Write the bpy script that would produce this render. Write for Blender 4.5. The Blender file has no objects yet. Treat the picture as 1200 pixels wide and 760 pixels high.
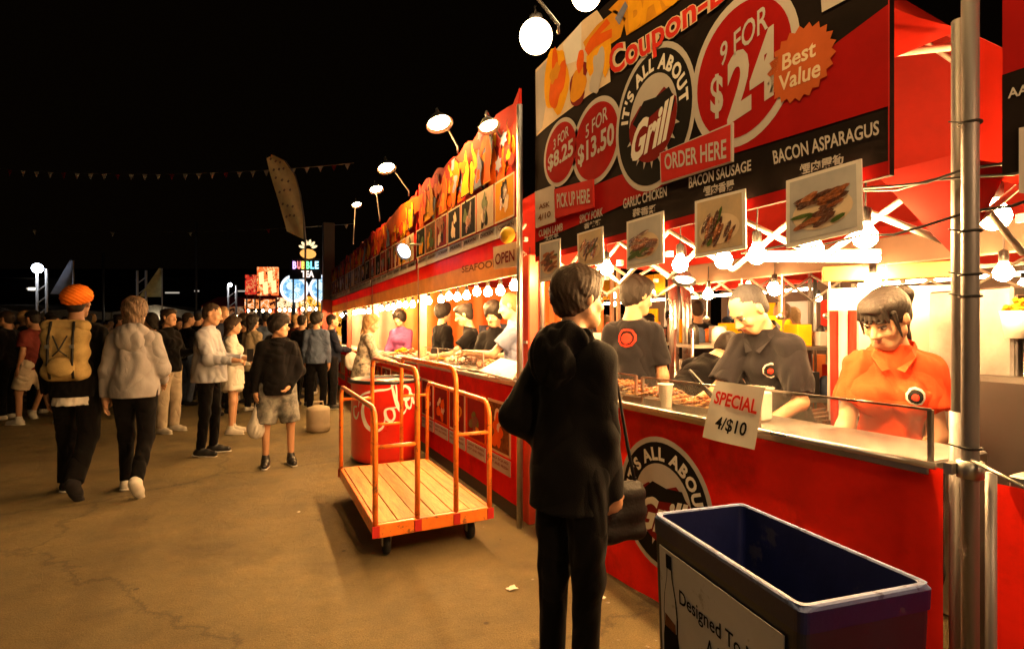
import bpy, math, random
import numpy as np
from mathutils import Vector, Matrix, Euler
random.seed(7)
S = bpy.context.scene
COL = S.collection
# ------------------------------------------------------------------ camera, world, exposure
TH = math.radians(25.93)
ST, CT = math.sin(TH), math.cos(TH)
H = 1.45
FOC = 617.0
cam = bpy.data.objects.new('camera', bpy.data.cameras.new('camera'))
COL.objects.link(cam)
cam.location = (0, 0, H)
cam.rotation_euler = (math.radians(90), 0, -TH)
cam.data.sensor_width = 36
cam.data.lens = 36 * FOC / 1200
cam.data.shift_y = 5 / 1200
cam.data.clip_start = 0.05
cam.data.clip_end = 900
S.camera = cam
W = bpy.data.worlds.new('World'); S.world = W; W.use_nodes = True
bgn = W.node_tree.nodes['Background']
bgn.inputs[0].default_value = (0.55, 0.30, 0.14, 1)
bgn.inputs[1].default_value = 0.0018
S.view_settings.view_transform = 'Standard'
S.view_settings.look = 'None'
S.view_settings.exposure = 0.5
S.cycles.use_denoising = True
S.cycles.max_bounces = 6
S.cycles.sample_clamp_indirect = 4

# ------------------------------------------------------------------ coordinates
def G(px, py, z=0.0):                       # point at height z seen at photo pixel
    d = FOC * (H - z) / (py - 385.0); r = (px - 600) / FOC * d
    return Vector((r * CT + d * ST, -r * ST + d * CT, z))
def D(px, py, d):                           # point at given depth
    r = (px - 600) / FOC * d
    return Vector((r * CT + d * ST, -r * ST + d * CT, H - (py - 385) * d / FOC))
def wallY(a, px):
    r = (px - 600) / FOC
    return a * (CT - r * ST) / (ST + r * CT)
def wallP(a, px, py):
    y = wallY(a, px); d = a * ST + y * CT
    return Vector((a, y, H - (py - 385) * d / FOC))
RV = Vector((CT, -ST, 0)); FV = Vector((ST, CT, 0))

# ------------------------------------------------------------------ materials
MATS = {}
def mat(name, col, rough=0.6, metal=0.0, var=0.12, scale=6.0, bump=0.0, bscale=60.0, trans=0.0, emit=0.0,
        ecol=None, alpha=None, sheen=0.0, coat=0.0, dark=None, stretch=None, wear=None):
    if name in MATS: return MATS[name]
    m = bpy.data.materials.new(name); m.use_nodes = True
    nt = m.node_tree; n = nt.nodes; l = nt.links
    p = n['Principled BSDF']
    tc = n.new('ShaderNodeTexCoord')
    mp = n.new('ShaderNodeMapping'); l.new(tc.outputs['Object'], mp.inputs[0])
    if stretch: mp.inputs['Scale'].default_value = stretch
    nz = n.new('ShaderNodeTexNoise'); nz.inputs['Scale'].default_value = scale; nz.inputs['Detail'].default_value = 6
    nz.inputs['Roughness'].default_value = 0.65
    l.new(mp.outputs[0], nz.inputs['Vector'])
    cr = n.new('ShaderNodeValToRGB')
    c = Vector(col[:3])
    lo = Vector(dark[:3]) if dark else c * (1 - var)
    hi = c * (1 + var) if not dark else c
    cr.color_ramp.elements[0].position = 0.32; cr.color_ramp.elements[1].position = 0.68
    cr.color_ramp.elements[0].color = (*lo, 1); cr.color_ramp.elements[1].color = (*[min(1, x) for x in hi], 1)
    l.new(nz.outputs[0], cr.inputs[0]); l.new(cr.outputs[0], p.inputs['Base Color'])
    if wear:
        wc, ws, w0, w1, wa = wear
        wn = n.new('ShaderNodeTexNoise'); wn.inputs['Scale'].default_value = ws; wn.inputs['Detail'].default_value = 9; wn.inputs['Roughness'].default_value = .72
        l.new(mp.outputs[0], wn.inputs['Vector'])
        wr2 = n.new('ShaderNodeMapRange'); wr2.inputs[1].default_value = w0; wr2.inputs[2].default_value = w1; wr2.inputs[4].default_value = wa; l.new(wn.outputs[0], wr2.inputs[0])
        wm = n.new('ShaderNodeMix'); wm.data_type = 'RGBA'; l.new(wr2.outputs[0], wm.inputs[0]); l.new(cr.outputs[0], wm.inputs[6]); wm.inputs[7].default_value = (*wc, 1)
        l.new(wm.outputs[2], p.inputs['Base Color']); cr = wm; cr_out = wm.outputs[2]
    else: cr_out = cr.outputs[0]
    rr = n.new('ShaderNodeMapRange'); rr.inputs[3].default_value = max(0.02, rough - 0.1); rr.inputs[4].default_value = min(1, rough + 0.12)
    l.new(nz.outputs[0], rr.inputs[0]); l.new(rr.outputs[0], p.inputs['Roughness'])
    p.inputs['Metallic'].default_value = metal
    p.inputs['Specular IOR Level'].default_value = (.07 if rough > .78 else .3 if rough > .52 or 'hair' in name else .5)
    if sheen: p.inputs['Sheen Weight'].default_value = sheen
    if coat: p.inputs['Coat Weight'].default_value = coat; p.inputs['Coat Roughness'].default_value = 0.15
    if bump:
        n2 = n.new('ShaderNodeTexNoise'); n2.inputs['Scale'].default_value = bscale; n2.inputs['Detail'].default_value = 4
        l.new(mp.outputs[0], n2.inputs['Vector'])
        b = n.new('ShaderNodeBump'); b.inputs['Strength'].default_value = bump; b.inputs['Distance'].default_value = 0.01
        l.new(n2.outputs[0], b.inputs['Height']); l.new(b.outputs[0], p.inputs['Normal'])
        if any(q in name for q in ('cotton', 'denim', 'fleece', 'shirt', 'camo', 'floral')):
            n3 = n.new('ShaderNodeTexNoise'); n3.inputs['Scale'].default_value = 4.6; n3.inputs['Detail'].default_value = 1.2; n3.inputs['Distortion'].default_value = .5
            l.new(tc.outputs['Object'], n3.inputs['Vector'])
            m1_ = n.new('ShaderNodeMath'); m1_.operation = 'SUBTRACT'; m1_.inputs[1].default_value = .5; l.new(n3.outputs[0], m1_.inputs[0])
            m2_ = n.new('ShaderNodeMath'); m2_.operation = 'ABSOLUTE'; l.new(m1_.outputs[0], m2_.inputs[0])
            b2 = n.new('ShaderNodeBump'); b2.inputs['Strength'].default_value = .75; b2.inputs['Distance'].default_value = .09
            l.new(m2_.outputs[0], b2.inputs['Height']); l.new(b2.outputs[0], b.inputs['Normal'])
    if emit:
        p.inputs['Emission Color'].default_value = (*(ecol or col)[:3], 1); p.inputs['Emission Strength'].default_value = emit
    if trans:
        o = n['Material Output']; mx = n.new('ShaderNodeMixShader'); tr = n.new('ShaderNodeBsdfTranslucent')
        l.new(cr_out, tr.inputs[0]); mx.inputs[0].default_value = trans
        l.new(p.outputs[0], mx.inputs[1]); l.new(tr.outputs[0], mx.inputs[2]); l.new(mx.outputs[0], o.inputs[0])
    MATS[name] = m
    return m
def emat(name, col, s):
    if name in MATS: return MATS[name]
    m = bpy.data.materials.new(name); m.use_nodes = True
    nt = m.node_tree; nt.nodes.clear()
    e = nt.nodes.new('ShaderNodeEmission'); o = nt.nodes.new('ShaderNodeOutputMaterial')
    e.inputs[0].default_value = (*col, 1); e.inputs[1].default_value = s
    nt.links.new(e.outputs[0], o.inputs[0]); MATS[name] = m
    return m
def mottle(name, c1, c2, s, scale=8.0, c3=(.05, .01, .005)):
    if name in MATS: return MATS[name]
    m = emat(name, c1, s); nt = m.node_tree; e = nt.nodes['Emission']
    tc = nt.nodes.new('ShaderNodeTexCoord'); nz = nt.nodes.new('ShaderNodeTexNoise'); nz.inputs['Scale'].default_value = scale; nz.inputs['Detail'].default_value = 3
    cr = nt.nodes.new('ShaderNodeValToRGB'); cr.color_ramp.interpolation = 'CONSTANT'
    cr.color_ramp.elements[0].position = 0; cr.color_ramp.elements[0].color = (*c3, 1); cr.color_ramp.elements[1].position = .42; cr.color_ramp.elements[1].color = (*c1, 1)
    q = cr.color_ramp.elements.new(.54); q.color = (*c2, 1); q = cr.color_ramp.elements.new(.6); q.color = (*c1, 1)
    nt.links.new(tc.outputs['Object'], nz.inputs['Vector']); nt.links.new(nz.outputs[0], cr.inputs[0]); nt.links.new(cr.outputs[0], e.inputs[0])
    return m
def glassmat(name, col=(0.9, 0.93, 0.9), a=0.25, rough=0.08):
    if name in MATS: return MATS[name]
    m = bpy.data.materials.new(name); m.use_nodes = True
    nt = m.node_tree; n = nt.nodes; l = nt.links
    p = n['Principled BSDF']; o = n['Material Output']
    p.inputs['Base Color'].default_value = (*col, 1); p.inputs['Roughness'].default_value = rough
    p.inputs['Specular IOR Level'].default_value = 0.8
    t = n.new('ShaderNodeBsdfTransparent'); mx = n.new('ShaderNodeMixShader')
    nz = n.new('ShaderNodeTexNoise'); nz.inputs['Scale'].default_value = 9; nz.inputs['Detail'].default_value = 5
    tc = n.new('ShaderNodeTexCoord'); l.new(tc.outputs['Object'], nz.inputs['Vector'])
    r = n.new('ShaderNodeMapRange'); r.inputs[1].default_value = 0.3; r.inputs[2].default_value = 0.75
    r.inputs[3].default_value = a * 0.4; r.inputs[4].default_value = a * 1.7
    l.new(nz.outputs[0], r.inputs[0]); l.new(r.outputs[0], mx.inputs[0])
    l.new(t.outputs[0], mx.inputs[1]); l.new(p.outputs[0], mx.inputs[2]); l.new(mx.outputs[0], o.inputs[0])
    MATS[name] = m
    return m

# ------------------------------------------------------------------ object helpers
def tag(o, label=None, cat=None, group=None, kind=None):
    if label and 0 and not 4 <= len(label.split()) <= 16: print('LABEL', len(label.split()), label)
    if label: o['label'] = label
    if cat: o['category'] = cat
    if group: o['group'] = group
    if kind: o['kind'] = kind
    return o
def empty(name, loc=(0, 0, 0), rz=0.0, label=None, cat=None, group=None):
    o = bpy.data.objects.new(name, None); COL.objects.link(o)
    o.location = loc; o.rotation_euler = (0, 0, rz); o.empty_display_size = 0.1
    return tag(o, label, cat, group)
def wmat(o):
    m = Matrix.Translation(o.location) @ o.rotation_euler.to_matrix().to_4x4() @ Matrix.Diagonal((*o.scale, 1))
    return (wmat(o.parent) @ m) if o.parent else m
def copy_tree(o, parent=None):
    c = o.copy(); COL.objects.link(c); c.parent = parent
    for ch in [x for x in KIDS.get(o.name, [])]:
        copy_tree(ch, c)
        KIDS.setdefault(c.name, [])
    KIDS[c.name] = [x for x in COL.objects if x.parent == c]
    return c
KIDS = {}
def setmat(o, old, new):
    for x in [o] + KIDS.get(o.name, []): pass

class MB:
    def __init__(s): s.v = []; s.f = []; s.m = []; s.cur = 0; s.smooth = []; s.sm = False
    def add(s, vs, fs):
        b = len(s.v); s.v += [tuple(v) for v in vs]
        for f in fs: s.f.append(tuple(i + b for i in f)); s.m.append(s.cur); s.smooth.append(s.sm)
        return s
    def box(s, c, d, rot=None, bev=0.0):
        hx, hy, hz = d[0] / 2, d[1] / 2, d[2] / 2
        if bev > 0:
            b = min(bev, hx * .9, hy * .9, hz * .9); vs = []; idx = {}
            for sx in (-1, 1):
                for sy in (-1, 1):
                    for sz in (-1, 1):
                        for ax in range(3):
                            p = [sx * (hx - b), sy * (hy - b), sz * (hz - b)]
                            p[ax] = (sx * hx, sy * hy, sz * hz)[ax]
                            idx[(sx, sy, sz, ax)] = len(vs); vs.append(p)
            fs = []
            g = lambda a, b_, c_, ax: idx[(a, b_, c_, ax)]
            for sg in (-1, 1):
                fs.append([g(sg, -1, -1, 0), g(sg, 1, -1, 0), g(sg, 1, 1, 0), g(sg, -1, 1, 0)][::sg])
                fs.append([g(-1, sg, -1, 1), g(-1, sg, 1, 1), g(1, sg, 1, 1), g(1, sg, -1, 1)][::sg])
                fs.append([g(-1, -1, sg, 2), g(1, -1, sg, 2), g(1, 1, sg, 2), g(-1, 1, sg, 2)][::sg])
            for a in (-1, 1):
                for c_ in (-1, 1):
                    fs.append([g(a, c_, -1, 0), g(a, c_, 1, 0), g(a, c_, 1, 1), g(a, c_, -1, 1)])
                    fs.append([g(a, -1, c_, 0), g(a, 1, c_, 0), g(a, 1, c_, 2), g(a, -1, c_, 2)])
                    fs.append([g(-1, a, c_, 1), g(1, a, c_, 1), g(1, a, c_, 2), g(-1, a, c_, 2)])
            for a in (-1, 1):
                for b_ in (-1, 1):
                    for c_ in (-1, 1): fs.append([g(a, b_, c_, 0), g(a, b_, c_, 1), g(a, b_, c_, 2)])
        else:
            vs = [(x, y, z) for x in (-hx, hx) for y in (-hy, hy) for z in (-hz, hz)]
            fs = [(0, 1, 3, 2), (4, 6, 7, 5), (0, 4, 5, 1), (2, 3, 7, 6), (0, 2, 6, 4), (1, 5, 7, 3)]
        M = rot.to_matrix() if isinstance(rot, Euler) else rot
        out = []
        for v in vs:
            v = Vector(v)
            if M: v = M @ v
            out.append(v + Vector(c))
        return s.add(out, fs)
    def tube(s, pts, r, n=8, cap=True):
        pts = [Vector(p) for p in pts]; rs = r if isinstance(r, (list, tuple)) else [r] * len(pts)
        rings = []; up = None
        for i, p in enumerate(pts):
            a = pts[max(0, i - 1)]; b = pts[min(len(pts) - 1, i + 1)]
            t = (b - a).normalized()
            if up is None:
                up = Vector((0, 0, 1)) if abs(t.z) < .9 else Vector((1, 0, 0))
            x = t.cross(up).normalized(); y = x.cross(t).normalized(); up = y
            rings.append([p + (x * math.cos(2 * math.pi * k / n) + y * math.sin(2 * math.pi * k / n)) * rs[i] for k in range(n)])
        vs = [v for r_ in rings for v in r_]; fs = []
        for i in range(len(pts) - 1):
            for k in range(n):
                fs.append((i * n + k, i * n + (k + 1) % n, (i + 1) * n + (k + 1) % n, (i + 1) * n + k))
        if cap:
            fs.append(tuple(range(n))[::-1]); fs.append(tuple((len(pts) - 1) * n + k for k in range(n)))
        o = s.sm; s.sm = n >= 6; s.add(vs, fs); s.sm = o
        return s
    def lathe(s, prof, c=(0, 0, 0), n=20, rot=None):
        vs = []; fs = []
        for (r, z) in prof:
            for k in range(n):
                a = 2 * math.pi * k / n; v = Vector((r * math.cos(a), r * math.sin(a), z))
                if rot: v = rot @ v
                vs.append(v + Vector(c))
        for i in range(len(prof) - 1):
            for k in range(n):
                fs.append((i * n + k, i * n + (k + 1) % n, (i + 1) * n + (k + 1) % n, (i + 1) * n + k))
        fs.append(tuple(range(n))[::-1]); fs.append(tuple((len(prof) - 1) * n + k for k in range(n)))
        o = s.sm; s.sm = True; s.add(vs, fs); s.sm = o
        return s
    def ball(s, c, r, n=12, m=8, rot=None):
        if not isinstance(r, (tuple, list)): r = (r, r, r)
        pr = [(math.sin(math.pi * (i + .02) / (m + .04)), -math.cos(math.pi * (i + .02) / (m + .04))) for i in range(m + 1)]
        vs = []; fs = []
        for (q, z) in pr:
            for k in range(n):
                a = 2 * math.pi * k / n; v = Vector((q * math.cos(a) * r[0], q * math.sin(a) * r[1], z * r[2]))
                if rot: v = rot @ v
                vs.append(v + Vector(c))
        for i in range(m):
            for k in range(n):
                fs.append((i * n + k, i * n + (k + 1) % n, (i + 1) * n + (k + 1) % n, (i + 1) * n + k))
        o = s.sm; s.sm = True; s.add(vs, fs); s.sm = o
        return s
    def poly(s, pts): return s.add(pts, [tuple(range(len(pts)))])
    def slab(s, pts, off):                       # flat outline given thickness 'off' (vector)
        n = len(pts); off = Vector(off); a = [Vector(p) for p in pts]; b = [p + off for p in a]
        fs = [tuple(range(n)), tuple(range(2 * n - 1, n - 1, -1))]
        fs += [(k, k + n, (k + 1) % n + n, (k + 1) % n) for k in range(n)]
        return s.add(a + b, fs)
    def grid(s, fn, nu, nv):
        vs = [fn(i / nu, j / nv) for j in range(nv + 1) for i in range(nu + 1)]
        fs = [(j * (nu + 1) + i, j * (nu + 1) + i + 1, (j + 1) * (nu + 1) + i + 1, (j + 1) * (nu + 1) + i) for j in range(nv) for i in range(nu)]
        o = s.sm; s.sm = True; s.add(vs, fs); s.sm = o
        return s
    def build(s, name, mats, parent=None, label=None, cat=None, group=None, kind=None, origin=None, world=True):
        if not isinstance(mats, (list, tuple)): mats = [mats]
        me = bpy.data.meshes.new(name)
        V = s.v
        if origin is not None:
            V = [(v[0] - origin[0], v[1] - origin[1], v[2] - origin[2]) for v in V]
        if parent is not None and world:
            I = wmat(parent).inverted(); V = [tuple(I @ Vector(v)) for v in V]
        me.from_pydata(V, [], s.f)
        for m in mats: me.materials.append(m)
        me.polygons.foreach_set('material_index', s.m)
        me.polygons.foreach_set('use_smooth', s.smooth)
        me.validate(); me.update()
        o = bpy.data.objects.new(name, me); COL.objects.link(o)
        if origin is not None: o.location = origin
        if parent is not None: o.parent = parent; KIDS.setdefault(parent.name, []).append(o)
        tag(o, label, cat, group, kind)
        return o

# ------------------------------------------------------------------ lettering
_tc = {}
def glyphs(txt, bold=0.0, italic=0.0):
    k = (txt, bold, italic)
    if k in _tc: return _tc[k]
    cu = bpy.data.curves.new('t', 'FONT'); cu.body = txt; cu.size = 1; cu.offset = bold; cu.resolution_u = 3; cu.shear = italic
    o = bpy.data.objects.new('t', cu); COL.objects.link(o)
    dg = bpy.context.evaluated_depsgraph_get(); ev = o.evaluated_get(dg); me = ev.to_mesh()
    vs = [tuple(v.co) for v in me.vertices]; fs = [tuple(p.vertices) for p in me.polygons]
    ev.to_mesh_clear(); bpy.data.objects.remove(o); bpy.data.curves.remove(cu)
    if not vs: vs = [(0, 0, 0), (1, 0, 0), (1, 1, 0)]; fs = [(0, 1, 2)]
    _tc[k] = (vs, fs); return _tc[k]
def fit_text(mb, txt, tl, tr, br, bl, bold=0.02, italic=0.0, arc=0.0):
    vs, fs = glyphs(txt, bold, italic)
    x0 = min(v[0] for v in vs); x1 = max(v[0] for v in vs); y0 = min(v[1] for v in vs); y1 = max(v[1] for v in vs)
    tl, tr, br, bl = map(Vector, (tl, tr, br, bl)); out = []
    for v in vs:
        u = (v[0] - x0) / (x1 - x0 or 1); w = (v[1] - y0) / (y1 - y0 or 1)
        w2 = w + arc * (1 - (2 * u - 1) ** 2)
        out.append((bl * (1 - u) + br * u) * (1 - w2) + (tl * (1 - u) + tr * u) * w2)
    mb.add(out, fs)
def arc_text(mb, txt, fr, cx, cy, r, a0, a1, size, wx=1.0, bold=0.03):
    # fr: function (x, y) -> point ; letters placed clockwise from angle a0 to a1 (degrees)
    ws = []
    for ch in txt:
        if ch == ' ': ws.append(.35); continue
        vs, _ = glyphs(ch, bold); ws.append(max(v[0] for v in vs) - min(v[0] for v in vs) + .12)
    tot = sum(ws); acc = 0
    for ch, w in zip(txt, ws):
        a = math.radians(a0 + (a1 - a0) * (acc + w / 2) / tot); acc += w
        if ch == ' ': continue
        vs, fs = glyphs(ch, bold); xm = (max(v[0] for v in vs) + min(v[0] for v in vs)) / 2
        out = []
        for v in vs:
            lx = (v[0] - xm) * size * wx; ly = v[1] * size
            ux, uy = math.sin(a), -math.cos(a)      # tangent, clockwise travel
            rx, ry = math.cos(a), math.sin(a)
            out.append(fr(cx + rx * (r + ly) + ux * lx, cy + ry * (r + ly) + uy * lx))
        mb.add(out, fs)
def frame_fn(o, ux, uy, off=(0, 0, 0)):
    o = Vector(o) + Vector(off); ux = Vector(ux); uy = Vector(uy)
    return lambda x, y: o + ux * x + uy * y
def disc(mb, fr, cx, cy, rx, ry=None, n=48):
    ry = ry or rx
    mb.poly([fr(cx + rx * math.cos(2 * math.pi * k / n), cy + ry * math.sin(2 * math.pi * k / n)) for k in range(n)])
def blobpoly(fr, cx, cy, r, rnd, n=26, rough=.25, sx=1, sy=1, rot=0):
    ph = [rnd.uniform(0, 6.28) for _ in range(5)]; am = [rnd.uniform(0, rough) / (i + 1) for i in range(5)]
    pts = []
    for k in range(n):
        a = 2 * math.pi * k / n; q = r * (1 + sum(am[i] * math.sin((i + 2) * a + ph[i]) for i in range(5)))
        x = q * math.cos(a) * sx; y = q * math.sin(a) * sy
        pts.append(fr(cx + x * math.cos(rot) - y * math.sin(rot), cy + x * math.sin(rot) + y * math.cos(rot)))
    return pts

# ------------------------------------------------------------------ smooth bodies (signed distance -> surface nets)
class SDF:
    def __init__(s): s.p = []; s.cuts = []; s.fold = None
    def cone(s, a, b, ra, rb, k=.03, flat=False, sub=False): s.p.append(('c', Vector(a), Vector(b), ra, rb, k, flat, sub)); return s
    def ell(s, c, r, rot=None, k=.03, sub=False): s.p.append(('e', Vector(c), r, rot, k, None, None, sub)); return s
    def cut(s, n, d, lim=None): s.cuts.append((Vector(n).normalized(), d, lim)); return s
    def mesh(s, cell):
        lo = np.array([1e9] * 3); hi = -lo
        for q in s.p:
            if q[7]: continue
            if q[0] == 'c':
                for c, r in ((q[1], q[3]), (q[2], q[4])):
                    lo = np.minimum(lo, np.array(c) - r); hi = np.maximum(hi, np.array(c) + r)
            else:
                m = max(q[2]); lo = np.minimum(lo, np.array(q[1]) - m); hi = np.maximum(hi, np.array(q[1]) + m)
        lo -= cell * 3 + .01; hi += cell * 3 + .01
        n = np.ceil((hi - lo) / cell).astype(int) + 1
        F = np.full(n, 0.08, np.float32)
        ax = [(lo[i] + np.arange(n[i]) * cell).astype(np.float32) for i in range(3)]
        for q in s.p:
            k = q[5] if q[0] == 'c' else q[4]
            if q[0] == 'c':
                l = np.minimum(np.array(q[1]) - q[3], np.array(q[2]) - q[4]); h = np.maximum(np.array(q[1]) + q[3], np.array(q[2]) + q[4])
            else:
                m = max(q[2]); l = np.array(q[1]) - m; h = np.array(q[1]) + m
            mg = k + cell * 2 + .012
            i0 = np.clip(np.floor((l - mg - lo) / cell).astype(int), 0, n); i1 = np.clip(np.ceil((h + mg - lo) / cell).astype(int) + 1, 0, n)
            if (i1 <= i0).any(): continue
            sl = tuple(slice(i0[i], i1[i]) for i in range(3))
            X = ax[0][sl[0]][:, None, None]; Y = ax[1][sl[1]][None, :, None]; Z = ax[2][sl[2]][None, None, :]
            if q[0] == 'c':
                a, b = q[1], q[2]; ba = b - a; L2 = ba.length_squared + 1e-12
                t = ((X - a.x) * ba.x + (Y - a.y) * ba.y + (Z - a.z) * ba.z) / L2
                tc = np.clip(t, 0, 1)
                d = np.sqrt((X - a.x - tc * ba.x) ** 2 + (Y - a.y - tc * ba.y) ** 2 + (Z - a.z - tc * ba.z) ** 2) - (q[3] + (q[4] - q[3]) * tc)
                if q[6]: d = np.maximum(d, (t - 1) * math.sqrt(L2))
            else:
                P = [X - q[1].x, Y - q[1].y, Z - q[1].z]
                if q[3] is not None:
                    R = q[3].transposed()
                    P = [R[i][0] * P[0] + R[i][1] * P[1] + R[i][2] * P[2] for i in range(3)]
                r = q[2]
                k0 = np.sqrt((P[0] / r[0]) ** 2 + (P[1] / r[1]) ** 2 + (P[2] / r[2]) ** 2)
                k1 = np.sqrt((P[0] / r[0] ** 2) ** 2 + (P[1] / r[1] ** 2) ** 2 + (P[2] / r[2] ** 2) ** 2) + 1e-6
                d = k0 * (k0 - 1) / k1
                d = np.where(k0 < .05, -min(r), d)
            cur = F[sl]
            if q[7]:
                dd = -d; hh = np.clip(.5 - .5 * (dd - cur) / k, 0, 1) if k > 0 else (dd < cur)
                F[sl] = np.maximum(cur, dd) if k <= 0 else cur * hh + dd * (1 - hh) + k * hh * (1 - hh)
            else:
                hh = np.clip(.5 + .5 * (cur - d) / k, 0, 1)
                F[sl] = cur * (1 - hh) + d * hh - k * hh * (1 - hh)
        X = ax[0][:, None, None]; Y = ax[1][None, :, None]; Z = ax[2][None, None, :]
        if s.fold: F = F + s.fold(X, Y, Z).astype(np.float32)
        for nn, d, lim in s.cuts:
            pl = nn.x * X + nn.y * Y + nn.z * Z - d
            if lim is not None: pl = np.where(lim(X, Y, Z), pl, -1)
            F = np.maximum(F, pl)
        F[0], F[-1] = 1, 1; F[:, 0] = 1; F[:, -1] = 1; F[:, :, 0] = 1; F[:, :, -1] = 1
        return nets(F, lo, cell)
def nets(F, lo, cell):
    I = F < 0
    c = [I[a:I.shape[0] - 1 + a, b:I.shape[1] - 1 + b, d:I.shape[2] - 1 + d] for a in (0, 1) for b in (0, 1) for d in (0, 1)]
    anyc = c[0].copy(); allc = c[0].copy()
    for q in c[1:]: anyc |= q; allc &= q
    act = np.argwhere(anyc & ~allc)
    cid = -np.ones(anyc.shape, np.int32); cid[tuple(act.T)] = np.arange(len(act))
    offs = [(a, b, d) for a in (0, 1) for b in (0, 1) for d in (0, 1)]
    val = np.stack([F[act[:, 0] + a, act[:, 1] + b, act[:, 2] + d] for a, b, d in offs], 1)
    pos = np.zeros((len(act), 3)); cnt = np.zeros(len(act))
    oa = np.array(offs, float)
    for i in range(8):
        for j in range(i + 1, 8):
            if np.abs(oa[i] - oa[j]).sum() != 1: continue
            m = (val[:, i] < 0) != (val[:, j] < 0)
            t = val[m, i] / (val[m, i] - val[m, j])
            pos[m] += oa[i] + (oa[j] - oa[i]) * t[:, None]; cnt[m] += 1
    V = (act + pos / cnt[:, None]) * cell + lo
    Q = []
    for axn in range(3):
        a = [slice(None)] * 3; b = [slice(None)] * 3
        a[axn] = slice(0, -1); b[axn] = slice(1, None)
        A = I[tuple(a)]; B_ = I[tuple(b)]
        e = np.argwhere(A != B_)
        s = A[tuple(e.T)]
        u, w = (axn + 1) % 3, (axn + 2) % 3
        def cc(du, dw):
            x = e.copy(); x[:, u] -= du; x[:, w] -= dw
            return cid[tuple(x.T)]
        q = np.stack([cc(1, 1), cc(0, 1), cc(0, 0), cc(1, 0)], 1)
        q[~s] = q[~s][:, ::-1]
        Q.append(q)
    return V, np.concatenate(Q)
def npobj(name, V, Q, m, parent=None, **kw):
    me = bpy.data.meshes.new(name)
    me.vertices.add(len(V)); me.vertices.foreach_set('co', V.astype(np.float32).ravel())
    me.loops.add(len(Q) * 4); me.loops.foreach_set('vertex_index', Q.astype(np.int32).ravel())
    me.polygons.add(len(Q)); me.polygons.foreach_set('loop_start', np.arange(0, len(Q) * 4, 4, dtype=np.int32))
    me.polygons.foreach_set('use_smooth', np.ones(len(Q), bool))
    me.update(calc_edges=True)
    me.materials.append(m)
    o = bpy.data.objects.new(name, me); COL.objects.link(o)
    if parent is not None: o.parent = parent; KIDS.setdefault(parent.name, []).append(o)
    tag(o, **kw)
    return o
# ------------------------------------------------------------------ people
def rotm(ax, deg): return Matrix.Rotation(math.radians(deg), 3, ax)
def fold_fn(amp, seed, wl=.09):
    r = random.Random(seed); ks = []
    for i in range(4):
        w = 2 * math.pi / (wl * r.uniform(.6, 1.6)); th = r.uniform(0, 6.28); el = r.uniform(-.55, .55)
        ks.append((w * math.cos(th) * math.cos(el), w * math.sin(th) * math.cos(el), w * math.sin(el), r.uniform(0, 6), r.uniform(0.4, 1)))
    def f(X, Y, Z):
        o = 0
        for a, b, c, p, m in ks:
            o = o + m * (.55 - np.abs(np.sin(.6 * (a * X + b * Y + c * Z) + p + 1.5 * np.sin(b * .45 * X - a * .4 * Y + c * .2 * Z + p * 2)))) * (.6 + .6 * np.sin(a * .3 * X + 9 * Z + p))
        return o * (amp * .95)
    return f
def hand(sd, w, f, nrm, s, curl=25, spread=1.0, side=1, k=.004):
    f = f.normalized(); nrm = (nrm - f * nrm.dot(f)).normalized(); sdv = f.cross(nrm).normalized() * side
    sd.cone(w - f * .01 * s, w + f * .03 * s, .026 * s, .03 * s, .02)
    R = Matrix((sdv, nrm, f)).transposed()
    sd.ell(w + f * .05 * s, (.041 * s, .018 * s, .052 * s), R, .012)
    for i, (o, ln) in enumerate(((-.03, .06), (-.01, .075), (.011, .08), (.031, .072))):
        b = w + f * .085 * s + sdv * o * s * spread
        c1 = math.radians(curl * .7); d1 = f * math.cos(c1) + nrm * math.sin(c1)
        c2 = math.radians(curl * 1.9); d2 = f * math.cos(c2) + nrm * math.sin(c2)
        m = b + d1 * ln * .5 * s; e = m + d2 * ln * .5 * s
        sd.cone(b - f * .02 * s, m, .0095 * s, .0088 * s, k); sd.cone(m, e, .0088 * s, .0072 * s, k)
    tb = w + f * .02 * s + sdv * .028 * s
    tm = tb + (sdv * .55 + f * .8 + nrm * .35).normalized() * .045 * s
    sd.cone(tb, tm, .014 * s, .011 * s, .01); sd.cone(tm, tm + (f * .95 + sdv * .1 + nrm * .5).normalized() * .032 * s, .0105 * s, .0085 * s, k)
SKIN = {}
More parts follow.
